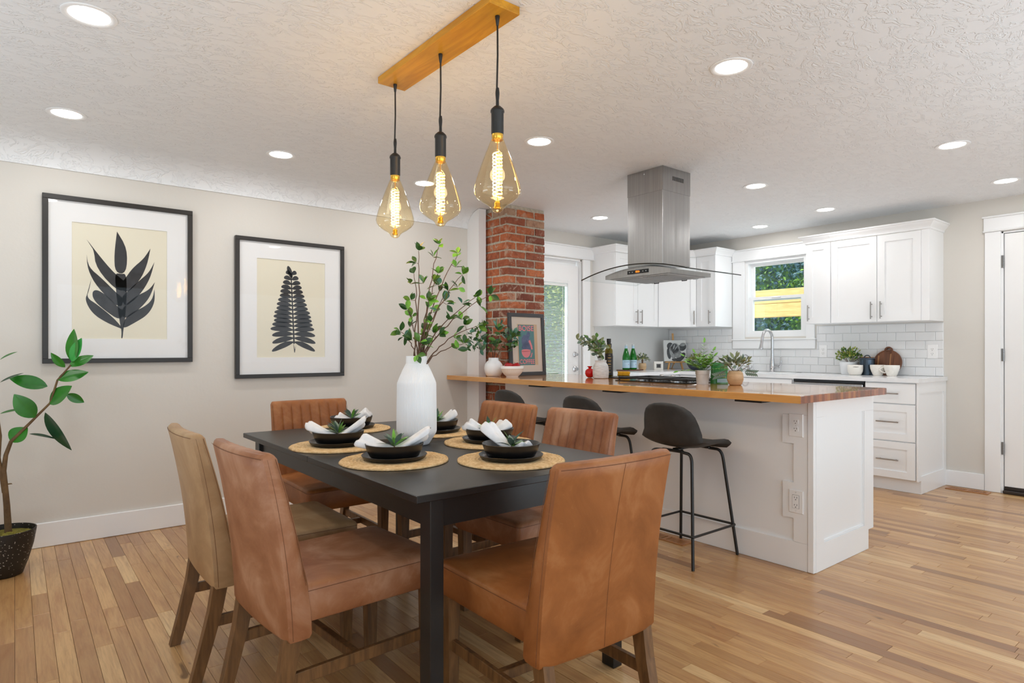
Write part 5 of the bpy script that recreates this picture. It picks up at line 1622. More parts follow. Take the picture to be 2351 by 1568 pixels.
stems = [  # (lateral, height, depth) tips relative to the mouth; leaf clusters along the last part
    ((0.005, 0.455, 0.02), 0.10), ((0.10, 0.475, -0.02), 0.09), ((0.175, 0.445, 0.04), 0.09), ((-0.005, 0.35, -0.04), 0.06), ((0.20, 0.345, -0.04), 0.10), ((0.315, 0.265, 0.03), 0.10),
    ((0.13, 0.285, 0.06), 0.12), ((-0.045, 0.20, 0.03), 0.07), ((0.06, 0.23, -0.06), 0.10), ((0.265, 0.130, -0.04), 0.08), ((0.20, 0.055, 0.03), 0.08), ((-0.06, 0.105, -0.05), 0.06), ((0.03, 0.115, 0.07), 0.09), ((0.10, 0.09, -0.03), 0.07), ((0.255, 0.245, -0.08), 0.08), ((0.085, 0.36, 0.05), 0.08), ((0.02, 0.06, -0.045), 0.05)]
nl = 0
for (la, h, dp_), spread in stems:
    tip = RV * la + FV * dp_ + UPV * h
    base = RV * rng.uniform(-0.02, 0.03) + FV * rng.uniform(-0.02, 0.02) - UPV * 0.06
    ctrl = RV * (la * 0.30 + 0.012) + FV * dp_ * 0.3 + UPV * (h * 0.62)
    pts = []
    for k in range(15):
        t = k / 14
        p = base * (1 - t) ** 2 + ctrl * 2 * t * (1 - t) + tip * t * t
        p += rdir(rng) * 0.004 * (1 if 0 < k < 14 else 0)
        pts.append(p)
    m1 = MB(); m1.tube(pts, [0.0034 - 0.0022 * k / 14 for k in range(15)], 5)
    part('stem', m1, M['twig'], br, 60)
    for ci, t in enumerate((1.0, 0.86, 0.70)):
        if t == 0.70 and h < 0.1: continue
        i = int(t * 14); c = pts[i]; ax = (pts[min(i + 1, 14)] - pts[max(i - 2, 0)]).normalized()
        side = rdir(rng); side = (side - ax * side.dot(ax)).normalized()
        node = c + (side * 0.022 if t < 1 else O)
        if t < 1:
            m1 = MB(); m1.tube([c, node], [0.0012, 0.0009], 4); part('twig', m1, M['twig'], br, 60)
        for q in range(5 if t == 1.0 else 4):
            d = (ax * rng.uniform(0.1, 0.9) + rdir(rng) * 0.9 + UPV * 0.15).normalized()
            if node.z < 0.03 and d.z < 0: d.z = abs(d.z)
            mk = rng.choices(['leaf_a', 'leaf_b', 'leaf_c', 'leaf_teal'], [5, 5, 2.4, 0.7])[0]
            lf = link('leaf', leafs[(mk, rng.randrange(3))], br)
            lf.matrix_local = basis(node + d * 0.003, d, UPV * 0.8 - FV * 0.7 + rdir(rng) * 0.8)
            nl += 1
# one sprig hanging over the rim
for q, d in enumerate((RV * 0.3 - FV * 0.4 - UPV * 0.7, -RV * 0.25 - FV * 0.4 - UPV * 0.6, RV * 0.6 - FV * 0.5 + UPV * 0.05)):
    lf = link('leaf', leafs[(('leaf_b', 'leaf_c', 'leaf_a')[q], q)], br); lf.matrix_local = basis(RV * 0.012 - FV * 0.052 + UPV * 0.006, d.normalized(), -FV + UPV * 0.5)
m1 = MB(); m1.tube([UPV * 0.03, RV * 0.008 - FV * 0.035 + UPV * 0.022, RV * 0.012 - FV * 0.052 + UPV * 0.006], 0.0013, 5); part('twig', m1, M['twig'], br, 60)

# ---------------------------------------------------------------- things on the wooden counter
ZC = 0.9303
def foliage(t, n, centre, rad, Ls, mats, seed, up=0.5, name='leaf', stuff=False, width=0.5, stems_to=None):
    r = random.Random(seed)
    meshes = {}
    big = {}
    for i in range(n):
        d = rdir(r)
        if d.z < -0.35: d.z = -d.z * 0.5
        p = Vector(centre) + Vector((d.x * rad[0], d.y * rad[1], d.z * rad[2])) * (r.random() ** 0.45)
        ld = (d + UPV * up + rdir(r) * 0.6).normalized()
        L = r.choice(Ls); mk = r.choice(mats)
        mt = basis(p, ld, UPV + rdir(r) * 0.7)
        if stuff:
            big.setdefault(mk, MB()); leaf_mb(L, L * width, 0.15, 0.15, 0.95, 3, 4, big[mk], mt)
        else:
            key = (L, mk)
            if key not in meshes: meshes[key] = leaf_mb(L, L * width, 0.15, 0.12, 1.0, 3, 6).mesh(name, M[mk], 180, False)
            lf = link(name, meshes[key], t); lf.matrix_local = mt
    for mk, m1 in big.items():
        o = part('foliage', m1, M[mk], t, 180, recalc=False); o['kind'] = 'stuff'

# round white vase with bushy greenery
bx, by = 3.085, 4.10
m1 = MB(); m1.lathe([(0.0, 0.0), (0.048, 0.0), (0.058, 0.004), (0.073, 0.035), (0.0775, 0.065), (0.072, 0.098), (0.055, 0.122), (0.042, 0.130), (0.041, 0.151), (0.038, 0.153), (0.035, 0.151), (0.035, 0.128), (0.0, 0.10)], 40)
single('round_vase', m1, M['white_ceramic'], 'round matte white vase in front of the bricks on the wooden counter', 'vase', (bx, by, ZC), smooth=180)
t = thing('greenery_bunch', 'bushy dark green leafy bunch in the round white vase', 'greenery', (bx, by, ZC + 0.15))
m1 = MB(); r = random.Random(2)
for q in range(12):
    d = RV * r.uniform(-0.17, 0.17) + FV * r.uniform(-0.06, 0.04) + UPV * r.uniform(0.12, 0.27)
    m1.tube([Vector((0, 0, -0.05)), d * 0.4 + UPV * 0.03, d], [0.002, 0.0016, 0.001], 4)
part('stem', m1, M['twig'], t, 60)
lm = {}
r = random.Random(31)
for i in range(150):
    u = r.uniform(-1, 1); 
    p = RV * (0.185 * u) + FV * r.uniform(-0.10, 0.05) + UPV * (0.05 + r.random() * (0.27 - 0.10 * u * u) * 0.9)
    if abs(u) < 0.35 and p.z < 0.06: p.z += 0.06
    d = (RV * u * 0.8 + UPV * 0.5 + rdir(r) * 0.9).normalized()
    mk = r.choices(['leaf_b', 'leaf_teal', 'leaf_grey', 'leaf_a'], [5, 2.4, 1.2, 1.2])[0]; L = r.choice([0.045, 0.055, 0.062])
    if (L, mk) not in lm: lm[(L, mk)] = leaf_mb(L, L * 0.5, 0.15, 0.12, 1.0, 3, 6).mesh('leaf', M[mk], 180, False)
    lf = link('leaf', lm[(L, mk)], t); lf.matrix_local = basis(p, d, -FV * 0.6 + UPV * 0.6 + rdir(r) * 0.8)

# fluted fruit bowl with apples
fx0, fy0 = 3.125, 3.905
def fl2(r, z, a):
    return r - 0.003 * (1 - abs(cos(a * 18)) ** 0.8) if 0.006 < z < 0.062 and r > 0.04 else r
m1 = MB(); m1.lathe([(0.0, 0.0), (0.048, 0.0), (0.05, 0.006), (0.052, 0.008), (0.066, 0.020), (0.080, 0.038), (0.088, 0.058), (0.090, 0.064), (0.094, 0.066), (0.0945, 0.086), (0.092, 0.088), (0.088, 0.085), (0.082, 0.050), (0.055, 0.014), (0.0, 0.010)], 144, (0, 0, 0), 0, fl2)
single('fruit_bowl', m1, M['gloss_white'], 'small white fluted bowl with red apples on the wooden counter', 'bowl', (fx0, fy0, ZC), smooth=60)
ap = [(0.0, 0.007), (0.006, 0.003), (0.014, 0.0), (0.026, 0.009), (0.035, 0.026), (0.0385, 0.043), (0.035, 0.060), (0.025, 0.070), (0.012, 0.070), (0.005, 0.064), (0.0, 0.061)]
m1 = MB(); m1.lathe(ap, 28); apple_me = m1.mesh('apple', M['apple'], 180)
m1 = MB(); m1.tube([(0, 0, 0.060), (0.002, 0, 0.072), (0.006, 0.001, 0.08)], [0.0012, 0.0012, 0.0018], 5); astem = m1.mesh('stem', M['twig'], 60)
for dx, dy, dz, tl, lab in ((-0.03, 0.024, 0.042, 0.25, 'shiny red apple on the left in the fluted bowl'), (0.036, -0.026, 0.042, -0.3, 'shiny red apple on the right in the fluted bowl'), (0.02, 0.045, 0.038, 0.2, 'shiny red apple at the back of the fluted bowl')):
    o = thing('apple', lab, 'apple', (fx0 + dx, fy0 + dy, ZC + dz), 0, 'red apples in the fluted bowl'); o.rotation_euler = (tl, tl * 0.6, 0.5)
    link('flesh', apple_me, o); link('stem', astem, o)

# leaning poster
PW, PH = 0.395, 0.53
pt_ = thing('framed_poster', 'charcoal-framed coffee poster leaning on the bricks on the counter', 'poster', (3.222, 4.042, ZC))
lean = math.radians(-3.6)
pt_.rotation_euler = (lean, 0, 0)
def pm(name, m1, mat, parent=pt_, smooth=None): return part(name, m1, mat, parent, smooth)
fq = my(0.0)
m1 = MB(); fw = 0.031
for (a, b, c2, d) in ((0, PW, PH - fw, PH), (0, PW, 0, fw), (0, fw, fw, PH - fw), (PW - fw, PW, fw, PH - fw)): m1.rbox(a, b, 0.0, 0.022, c2, d, 0.0015)
pm('frame', m1, M['frame_charcoal'])
m1 = MB(); m1.box(fw - 0.002, PW - fw + 0.002, 0.012, 0.016, fw - 0.002, PH - fw + 0.002); pm('mat_board', m1, M['poster_cream'])
m1 = MB(); m1.box(0.095, 0.315, 0.0112, 0.0119, 0.09, 0.438); pr = pm('print', m1, M['poster_tan'])
def pshape(polys, mat, name, d):
    m1 = MB()
    for p in polys: m1.prism([(u + 0.018, v - 0.012) for u, v in p], 0, 0.0003, my(d))
    return part(name, m1, M[mat], pr)
pshape([[(0.086, 0.10), (0.262, 0.10), (0.262, 0.444), (0.086, 0.444)]], 'poster_teal', 'poster_ground', 0.0111)
def ell(cx, cz, rx, rz, n=20, a0=0, a1=2 * pi): return [(cx + rx * cos(a0 + (a1 - a0) * k / n), cz + rz * sin(a0 + (a1 - a0) * k / n)) for k in range(n if a1 - a0 > 6 else n + 1)]
pshape([ell(0.165, 0.305, 0.045, 0.055), [(0.115, 0.245), (0.145, 0.30), (0.21, 0.29), (0.222, 0.24), (0.18, 0.225)], ell(0.197, 0.36, 0.02, 0.026)], 'poster_violet', 'poster_figure', 0.0107)
pshape([ell(0.165, 0.222, 0.05, 0.058, 20, pi, 2 * pi), [(0.195, 0.305), (0.214, 0.318), (0.236, 0.265), (0.24, 0.235), (0.226, 0.232), (0.214, 0.27)], ell(0.165, 0.224, 0.05, 0.012), [(0.228, 0.205), (0.238, 0.205), (0.222, 0.165), (0.21, 0.168)]], 'poster_pink', 'poster_cup', 0.0103)
for s, z, sz in (('BOISE', 0.412, 0.062), ('COFFEE', 0.128, 0.054)):
    tm = text_mb(s, sz)
    w = max(v[0] for v in tm.v) - min(v[0] for v in tm.v); k = 0.162 / w
    for dz in (0.0, 0.0016, -0.0016):
        tm2 = MB(); tm2.add(tm.v, tm.f); tm2.xf(Matrix.Translation((0.192 + dz * 0.6, 0.0099 + abs(dz) * 0.01, z - 0.012 + dz)) @ Matrix.Rotation(pi / 2, 4, 'X') @ Matrix.Diagonal((k, 1.0, 1, 1)))
        if dz == 0: tt = tm2
        else: tt.add(tm2.v, tm2.f)
    part('lettering', tt, M['poster_pink'], pr, recalc=False)
m1 = MB(); m1.box(fw - 0.001, PW - fw + 0.001, 0.006, 0.0065, fw - 0.001, PH - fw + 0.001); pm('glazing', m1, M['pic_glass'])

# red ceramic fruit, stoneware jug with greenery, oil bottles, towel, black mat
t = thing('red_ornament', 'shiny red pomegranate ornament left of the grey jug', 'ornament', (3.52, 3.425, ZC))
m1 = MB(); m1.lathe([(0.0, 0.0), (0.016, 0.001), (0.030, 0.012), (0.038, 0.034), (0.035, 0.054), (0.022, 0.068), (0.012, 0.072), (0.0, 0.073)], 28); part('fruit', m1, M['pomegranate'], t, 180)
m1 = MB(); m1.lathe([(0.0, 0.070), (0.010, 0.070), (0.012, 0.080), (0.019, 0.090), (0.014, 0.084), (0.0, 0.076)], 12, (0, 0, 0), 0, lambda r, z, a: r * (1 + 0.25 * cos(5 * a)) if z > 0.082 else r); part('crown', m1, M['pomegranate'], t, 60)
jx, jy = 3.50, 3.29
def rib(r, z, a): return r - 0.0012 * (0.5 + 0.5 * cos(z * 2 * pi / 0.0125)) if r > 0.045 and 0.01 < z < 0.10 else r
jp = [(0.0, 0.0), (0.052, 0.0), (0.058, 0.004)] + [(0.0585 + 0.0035 * sin(pi * k / 24) , 0.006 + 0.085 * k / 24) for k in range(25)] + [(0.052, 0.106), (0.044, 0.117), (0.041, 0.122), (0.045, 0.136), (0.043, 0.138), (0.038, 0.134), (0.036, 0.12), (0.0, 0.10)]
m1 = MB(); m1.lathe(jp, 44, (0, 0, 0), 0, rib)
single('stoneware_jug', m1, M['stoneware'], 'grey-white ribbed stoneware jug with leafy stems on the wooden counter', 'jug', (jx, jy, ZC), smooth=60)
t = thing('greenery_bunch', 'pale green oval-leaf stems arching left from the grey jug', 'greenery', (jx, jy, ZC + 0.13))
m1 = MB(); r = random.Random(8); lm = {}
for q in range(9):
    la = -0.21 * (q / 8) ** 1.2 + 0.03; h = 0.17 - 0.05 * abs(q - 6) / 6 + r.uniform(-0.02, 0.02); dd = r.uniform(-0.04, 0.04)
    if q < 3: la = 0.03 - 0.03 * q; h = 0.12 + 0.03 * q
    tip = RV * la + FV * dd + UPV * h
    pts = [Vector((0, 0, -0.05)) * (1 - s) ** 2 + (RV * la * 0.2 + UPV * h * 0.75) * 2 * s * (1 - s) + tip * s * s for s in [k / 8 for k in range(9)]]
    m1.tube(pts, 0.0012, 4)
    for k in range(3, 9):
        for sgn in (-1, 1):
            d = (RV * r.uniform(-1, 0.7) + FV * r.uniform(-0.6, 0.6) + UPV * r.uniform(-0.4, 0.9)).normalized()
            L = r.choice([0.036, 0.044, 0.05]); mk = r.choice(['leaf_sage', 'leaf_grey', 'leaf_a', 'leaf_sage'])
            if (L, mk) not in lm: lm[(L, mk)] = leaf_mb(L, L * 0.56, 0.14, 0.1, 1.0, 3, 6).mesh('leaf', M[mk], 180, False)
            lf = link('leaf', lm[(L, mk)], t); lf.matrix_local = basis(pts[k], d, -FV * 0.7 + UPV * 0.5 + rdir(r) * 0.6)
part('stem', m1, M['twig'], t, 60)
def label_arc(r, z0, z1, ang, half, n=14):
    m1 = MB(); vs = []
    for k in range(n + 1):
        a = ang - half + 2 * half * k / n
        vs += [(r * cos(a), r * sin(a), z0), (r * cos(a), r * sin(a), z1)]
    return m1.add(vs, [(2 * k, 2 * k + 2, 2 * k + 3, 2 * k + 1) for k in range(n)])
def wrap_text(s, size, r, z, ang, maxw=None):
    tm = text_mb(s, size)
    if maxw:
        w = max(v[0] for v in tm.v) - min(v[0] for v in tm.v)
        k = min(1, maxw / w)
    else: k = 1
    tm.v = [(r * cos(ang + v[0] * k / r), r * sin(ang + v[0] * k / r), z + v[1]) for v in tm.v]
    return tm
CAMA = math.atan2(-FV.y, -FV.x)
ox, oy = 3.68, 3.372
m1 = MB(); m1.rbox(3.585, 3.80, 3.10, 3.46, ZC, ZC + 0.006, 0.002)
single('black_board', m1, M['frame_black'], 'thin black board under the oil bottles on the counter', 'board')
ZB = ZC + 0.0062
t = thing('olive_oil_bottle', 'tall olive oil bottle with black label and black cap', 'bottle', (ox, oy, ZB))
m1 = MB(); m1.lathe([(0.0, 0.0), (0.027, 0.0), (0.0305, 0.004), (0.0305, 0.205), (0.027, 0.217), (0.016, 0.228), (0.0145, 0.255), (0.0, 0.256)], 32); part('glass_body', m1, M['olive_glass'], t, 50)
m1 = label_arc(0.0309, 0.012, 0.182, CAMA, 2.9, 40); lb = part('label', m1, M['black_label'], t, 180)
m1 = MB()
for z, w in ((0.168, 0.018), (0.150, 0.030), (0.144, 0.024), (0.126, 0.030), (0.118, 0.026), (0.10, 0.022), (0.094, 0.026), (0.078, 0.026), (0.060, 0.02), (0.035, 0.022)):
    la = label_arc(0.0312, z, z + 0.003, CAMA, w / 0.062, 4); m1.add(la.v, la.f)
part('label_lines', m1, M['gold_text'], lb, 180)
m1 = MB(); m1.lathe([(0.0, 0.2555), (0.0155, 0.2555), (0.0155, 0.272), (0.017, 0.273), (0.017, 0.30), (0.0, 0.30)], 20); part('cap', m1, M['black_metal'], t, 40)
t = thing('dark_bottle', 'shorter dark green bottle half hidden behind the olive oil', 'bottle', (3.755, 3.43, ZB))
m1 = MB(); m1.lathe([(0.0, 0.0), (0.024, 0.0), (0.0265, 0.004), (0.0265, 0.16), (0.020, 0.185), (0.014, 0.20), (0.013, 0.23), (0.0, 0.23)], 24); part('glass_body', m1, M['black_label'], t, 50)
m1 = MB(); m1.lathe([(0.0, 0.2295), (0.0145, 0.2295), (0.0145, 0.262), (0.0, 0.262)], 18); part('cap', m1, M['black_metal'], t, 40)
m1 = MB(); vs = []
def roll(u, v):
    a = u * 2 * pi * 2.6; r0 = 0.006 + 0.017 * u
    return (0.045 * (2 * v - 1) + 0.003 * sin(3 * a), r0 * cos(a), 0.0235 + r0 * 0.95 * sin(a))
m1.grid(roll, 70, 8)
o = single('rolled_towel', m1, M['mustard'], 'small mustard yellow rolled towel beside the olive oil bottle', 'towel', (3.70, 3.235, ZB), YAW - pi / 2 - 0.25, smooth=180)
md = o.modifiers.new('thickness', 'SOLIDIFY'); md.thickness = 0.003; md.offset = 0

# plants and bag at the right of the cooktop
px_, py_ = 3.42, 2.335
t = thing('potted_fern', 'bright green leafy fern in a pale grey pot beside the cooktop', 'potted plant', (px_, py_, ZC))
m1 = MB(); m1.lathe([(0.0, 0.0), (0.036, 0.0), (0.041, 0.062), (0.0435, 0.063), (0.045, 0.088), (0.042, 0.089), (0.040, 0.075), (0.0, 0.072)], 32); part('pot', m1, M['concrete'], t, 40)
r = random.Random(77); m1 = MB(); mk2 = {'leaf_c': MB(), 'leaf_a': MB()}
for q in range(15):
    a = 2 * pi * q / 15 + r.uniform(-0.2, 0.2); el = r.uniform(0.35, 1.25); L = r.uniform(0.13, 0.21)
    if q == 0: el = 1.45; L = 0.20
    d0 = Vector((cos(a) * cos(el), sin(a) * cos(el), sin(el)))
    pts = [Vector((0, 0, 0.072)) + d0 * (L * s) - UPV * (0.05 * s * s * cos(el)) for s in [k / 8 for k in range(9)]]
    m1.tube(pts, [0.0016 - 0.0012 * k / 8 for k in range(9)], 4)
    for k in range(2, 9):
        ax = (pts[k] - pts[k - 1]).normalized(); sd = ax.cross(UPV).normalized() if ax.cross(UPV).length > 0.1 else RV
        w = 0.045 * (1 - 0.55 * abs(k - 4) / 4)
        for s in (-1, 1):
            leaf_mb(w, w * 0.42, 0.1, 0.15, 0.9, 3, 5, mk2['leaf_c' if (q + k) % 3 else 'leaf_a'], basis(pts[k], (sd * s + ax * 0.8).normalized(), UPV + rdir(r) * 0.35))
    leaf_mb(0.035, 0.014, 0.1, 0.1, 0.9, 3, 5, mk2['leaf_c'], basis(pts[8], (pts[8] - pts[7]).normalized(), UPV - FV))
part('stem', m1, M['leaf_a'], t, 60)
for k, mb2 in mk2.items():
    o = part('fronds', mb2, M[k], t, 180, recalc=False); o['kind'] = 'stuff'
t = thing('green_food_bag', 'shiny green food bag standing between the fern and the wooden pot', 'bag', (3.57, 2.312, ZC), YAW - pi / 2 + 0.15)
m1 = MB()
def pouch(u, v):
    a = 2 * pi * u; k = (1 - v) ** 0.7
    c, s = cos(a), sin(a)
    x = 0.056 * math.copysign(abs(c) ** 0.45, c); y = (0.004 + 0.026 * k) * math.copysign(abs(s) ** 0.7, s)
    return (x, y, 0.0005 + 0.135 * v)
m1.grid(pouch, 40, 14, closeu=True)
m1.f.append(tuple(range(40))[::-1]); m1.mi.append(0); o2 = len(m1.v) - 40; m1.f.append(tuple(o2 + i for i in range(40))); m1.mi.append(0)
part('pouch', m1, M['bag_green'], t, 60)
m1 = MB(); m1.prism([(-0.030, 0.008), (0.050, 0.008), (0.050, 0.028), (0.02, 0.034), (-0.030, 0.030)], 0.0305, 0.0312, my(0.0)); lb = part('label_band', m1, M['bag_blue'], t)
tm = text_mb('PZ', 0.034); tm.xf(Matrix.Translation((0.008, -0.0300, 0.050)) @ Matrix.Rotation(pi / 2, 4, 'X') @ Matrix.Diagonal((1.25, 1, 1, 1))); part('lettering', tm, M['yellow_text'], t, recalc=False)
t = thing('succulent_in_wood_pot', 'grey-green succulent spilling from a round pale wooden pot on the counter', 'potted plant', (3.49, 2.148, ZC))
m1 = MB(); m1.lathe([(0.0, 0.0), (0.032, 0.0), (0.038, 0.004), (0.048, 0.030), (0.0495, 0.050), (0.045, 0.074), (0.038, 0.087), (0.035, 0.088), (0.033, 0.08), (0.0, 0.076)], 36); part('pot', m1, M['pale_wood'], t, 60)
foliage(t, 120, (0, 0, 0.125), (0.088, 0.088, 0.06), [0.035, 0.045, 0.03], ['leaf_sage', 'leaf_grey', 'leaf_sage'], 15, 0.3, width=0.42)
m1 = MB(); r = random.Random(3)
for q in range(10):
    d = rdir(r); d.z = abs(d.z); m1.tube([(0, 0, 0.07), tuple(Vector((0, 0, 0.12)) + Vector((d.x * 0.08, d.y * 0.08, d.z * 0.03)))], 0.0015, 4)
for q in (1, -1):
    s0 = Vector((0, 0, 0.085)); e0 = RV * (0.12 * q) - UPV * (-0.075 if q > 0 else -0.055); m1.tube([s0, s0.lerp(e0, 0.5) + UPV * 0.02, e0], 0.0014, 4)
    for k in range(6):
        pq = s0.lerp(e0, 0.5 + 0.1 * k)
        for sg in (-1, 1):
            if (0.03, 'x') not in lm: lm[(0.03, 'x')] = leaf_mb(0.032, 0.011, 0.12, 0.1, 0.95, 3, 6).mesh('leaf', M['leaf_grey'], 180, False)
            lf = link('leaf', lm[(0.03, 'x')], t); lf.matrix_local = basis(pq, (RV * q * 0.8 + UPV * sg * 0.7 - UPV * 0.2).normalized(), -FV)
part('stem', m1, M['twig'], t, 60)

# ---------------------------------------------------------------- things on the quartz counter
ZQ = 0.9203
# serving board with two green water bottles
m1 = MB(); m1.rbox(-0.165, 0.10, -0.065, 0.065, 0.0, 0.012, 0.005); m1.rbox(0.095, 0.20, -0.018, 0.018, 0.0, 0.012, 0.005)
single('serving_board', m1, M['walnut'], 'brown wooden serving board under the two green bottles', 'board', (5.26, 4.50, ZQ), 0.0)
for x, lab in ((5.185, 'green glass water bottle on the left of the serving board'), (5.30, 'green glass water bottle on the right of the serving board')):
    t = thing('water_bottle', lab, 'bottle', (x, 4.50, ZQ + 0.0122), 0, 'green water bottles on the serving board')
    m1 = MB(); m1.lathe([(0.0, 0.0), (0.036, 0.0), (0.040, 0.005), (0.040, 0.128), (0.037, 0.150), (0.028, 0.185), (0.019, 0.215), (0.0145, 0.236), (0.0138, 0.262), (0.0, 0.263)], 32); part('glass_body', m1, M['green_glass'], t, 180)
    m1 = label_arc(0.0404, 0.018, 0.104, CAMA, 1.45, 24); lb = part('label', m1, M['blue_label'], t, 180)
    part('lettering', wrap_text('S.PELLEGRINO', 0.013, 0.0407, 0.086, CAMA, 0.062), M['navy'], lb, recalc=False)
    m1 = MB()
    for z, w in ((0.066, 0.7), (0.059, 0.5), (0.035, 0.9)):
        la = label_arc(0.0407, z, z + 0.002, CAMA, w * 0.6, 6); m1.add(la.v, la.f)
    part('label_lines', m1, M['silver'], lb, 180)
    st = []
    for k in range(10):
        rr = 0.006 if k % 2 == 0 else 0.0026
        a = 2 * pi * k / 10 + pi / 2; st.append((rr * cos(a), rr * sin(a)))
    m1 = MB(); m1.v = [(0.0409 * cos(CAMA + 0.55 + u / 0.04), 0.0409 * sin(CAMA + 0.55 + u / 0.04), 0.055 + v) for u, v in st]; m1.f = [tuple(range(10))]; m1.mi = [0]
    part('star_emblem', m1, M['red_print'], lb, recalc=False)
    m1 = label_arc(0.0272, 0.168, 0.198, CAMA + 0.4, 0.55, 8)
    m1.v = [(p[0] * (1 - (p[2] - 0.168) * 8.5) * 1.18, p[1] * (1 - (p[2] - 0.168) * 8.5) * 1.18, p[2]) for p in m1.v]; part('neck_label', m1, M['outlet'], t, 180)
    m1 = MB(); m1.lathe([(0.0158, 0.228), (0.0150, 0.258), (0.0, 0.258)], 24); part('neck_foil', m1, M['blue_label'], t, 60)
    m1 = MB(); m1.lathe([(0.0, 0.2585), (0.0155, 0.2585), (0.0155, 0.272), (0.014, 0.275), (0.0, 0.275)], 24); part('cap', m1, M['silver'], t, 40)
t = thing('small_potted_succulent', 'small sage-coloured plant in a beige wooden pot beside the bottles', 'potted plant', (5.53, 4.56, ZQ))
m1 = MB(); m1.lathe([(0.0, 0.0), (0.033, 0.0), (0.043, 0.018), (0.046, 0.042), (0.042, 0.066), (0.037, 0.078), (0.033, 0.076), (0.0, 0.07)], 32); part('pot', m1, M['pale_wood'], t, 60)
foliage(t, 130, (0, 0, 0.115), (0.07, 0.07, 0.06), [0.03, 0.026], ['leaf_sage', 'leaf_yellow', 'leaf_grey'], 25, 0.6, stuff=True, width=0.5)
m1 = MB(); m1.tube([(0, 0, 0.065), (0, 0, 0.12)], 0.01, 6); part('stem', m1, M['twig'], t, 60)
t = thing('white_block_sign', 'small white square block with a black label on the far counter', 'sign', (5.735, 4.50, ZQ), YAW - pi / 2 + 0.1)
m1 = MB(); m1.rbox(-0.054, 0.054, -0.016, 0.016, 0.0, 0.095, 0.002); part('block', m1, M['cream_ceramic'], t)
m1 = MB(); m1.box(-0.027, 0.027, -0.0166, -0.0162, 0.02, 0.068); lb = part('label', m1, M['black_label'], t)
m1 = MB()
for (a, b, c2, d) in ((-0.023, 0.023, 0.0625, 0.064), (-0.023, 0.023, 0.024, 0.0255), (-0.023, -0.0215, 0.024, 0.064), (0.0215, 0.023, 0.024, 0.064)): m1.box(a, b, -0.0169, -0.0167, c2, d)
part('label_border', m1, M['cream_ceramic'], lb)
# easel with a black and white flower block
t = thing('table_easel', 'small pine easel holding the black and white picture in the corner', 'easel', (6.0, 4.47, ZQ), YAW - pi / 2 + 0.12)
m1 = MB(); m1.rbox(-0.12, 0.12, -0.03, 0.0, 0.078, 0.092, 0.002); part('ledge', m1, M['easel_wood'], t)
for s in (-1, 1):
    m1 = MB(); m1.add([(s * 0.088 - 0.009, -0.03, 0.0), (s * 0.088 + 0.009, -0.03, 0.0), (s * 0.088 + 0.009, -0.012, 0.0), (s * 0.088 - 0.009, -0.012, 0.0), (s * 0.07 - 0.009, -0.02, 0.079), (s * 0.07 + 0.009, -0.02, 0.079), (s * 0.07 + 0.009, -0.002, 0.079), (s * 0.07 - 0.009, -0.002, 0.079)], [(0, 1, 2, 3), (4, 5, 6, 7), (0, 1, 5, 4), (1, 2, 6, 5), (2, 3, 7, 6), (3, 0, 4, 7)]); part('leg', m1, M['easel_wood'], t)
m1 = MB(); m1.add([(-0.01, 0.02, 0.06), (0.01, 0.02, 0.06), (0.01, 0.032, 0.06), (-0.01, 0.032, 0.06), (-0.01, 0.062, 0.42), (0.01, 0.062, 0.42), (0.01, 0.072, 0.42), (-0.01, 0.072, 0.42)], [(0, 1, 2, 3), (4, 5, 6, 7), (0, 1, 5, 4), (1, 2, 6, 5), (2, 3, 7, 6), (3, 0, 4, 7)]); part('mast', m1, M['easel_wood'], t)
m1 = MB(); m1.rbox(-0.009, 0.009, 0.03, 0.10, 0.0, 0.006, 0.001); m1.tube([(0, 0.028, 0.075), (0, 0.095, 0.004)], 0.006, 6); part('rear_leg', m1, M['easel_wood'], t)
a = thing('picture_block', 'square black and white flower picture standing on the pine easel', 'picture', (6.0, 4.47, ZQ + 0.0925), YAW - pi / 2 + 0.12)
a.rotation_euler = (math.radians(-6), 0, YAW - pi / 2 + 0.12)
m1 = MB(); m1.rbox(-0.135, 0.135, -0.022, 0.0, 0.0, 0.245, 0.002); part('block', m1, M['art_light'], a)
def ap_(polys, mat, d, name):
    m1 = MB()
    for p in polys: m1.prism(p, 0.0, 0.0003, my(-0.0222 - d))
    part(name, m1, M[mat], a)
def E_(cx, cz, rx, rz, rot=0, n=18):
    return [(cx + rx * cos(q) * cos(rot) - rz * sin(q) * sin(rot), cz + rx * cos(q) * sin(rot) + rz * sin(q) * cos(rot)) for q in [2 * pi * k / n for k in range(n)]]
ap_([E_(-0.075, 0.09, 0.024, 0.065, 0.1), E_(0.065, 0.045, 0.075, 0.034, 0.75), E_(0.09, 0.165, 0.042, 0.05, -0.9), E_(-0.06, 0.18, 0.035, 0.04, -0.5), E_(-0.012, 0.02, 0.03, 0.018)], 'art_dark', 0.0, 'dark_petals')
ap_([E_(0.0, 0.15, 0.06, 0.062), E_(0.03, 0.085, 0.05, 0.045, 0.4), E_(-0.035, 0.10, 0.03, 0.075, 0.25), E_(0.095, 0.195, 0.036, 0.02, 0.2)], 'art_mid', 0.0004, 'grey_petals')
ap_([E_(0.0, 0.165, 0.036, 0.04, 0.3), E_(0.015, 0.125, 0.034, 0.02, 0.6), E_(-0.028, 0.13, 0.012, 0.045, 0.3)], 'art_dark', 0.0008, 'inner_petals')
ap_([E_(-0.012, 0.168, 0.008, 0.034, -0.4), E_(0.012, 0.155, 0.007, 0.03, -0.6), E_(0.034, 0.18, 0.006, 0.03, 0.3)], 'art_mid', 0.0012, 'petal_edges')
t = thing('succulent_bowl', 'dark slate bowl of yellow-green succulents on the far counter', 'potted plant', (6.03, 4.19, ZQ))
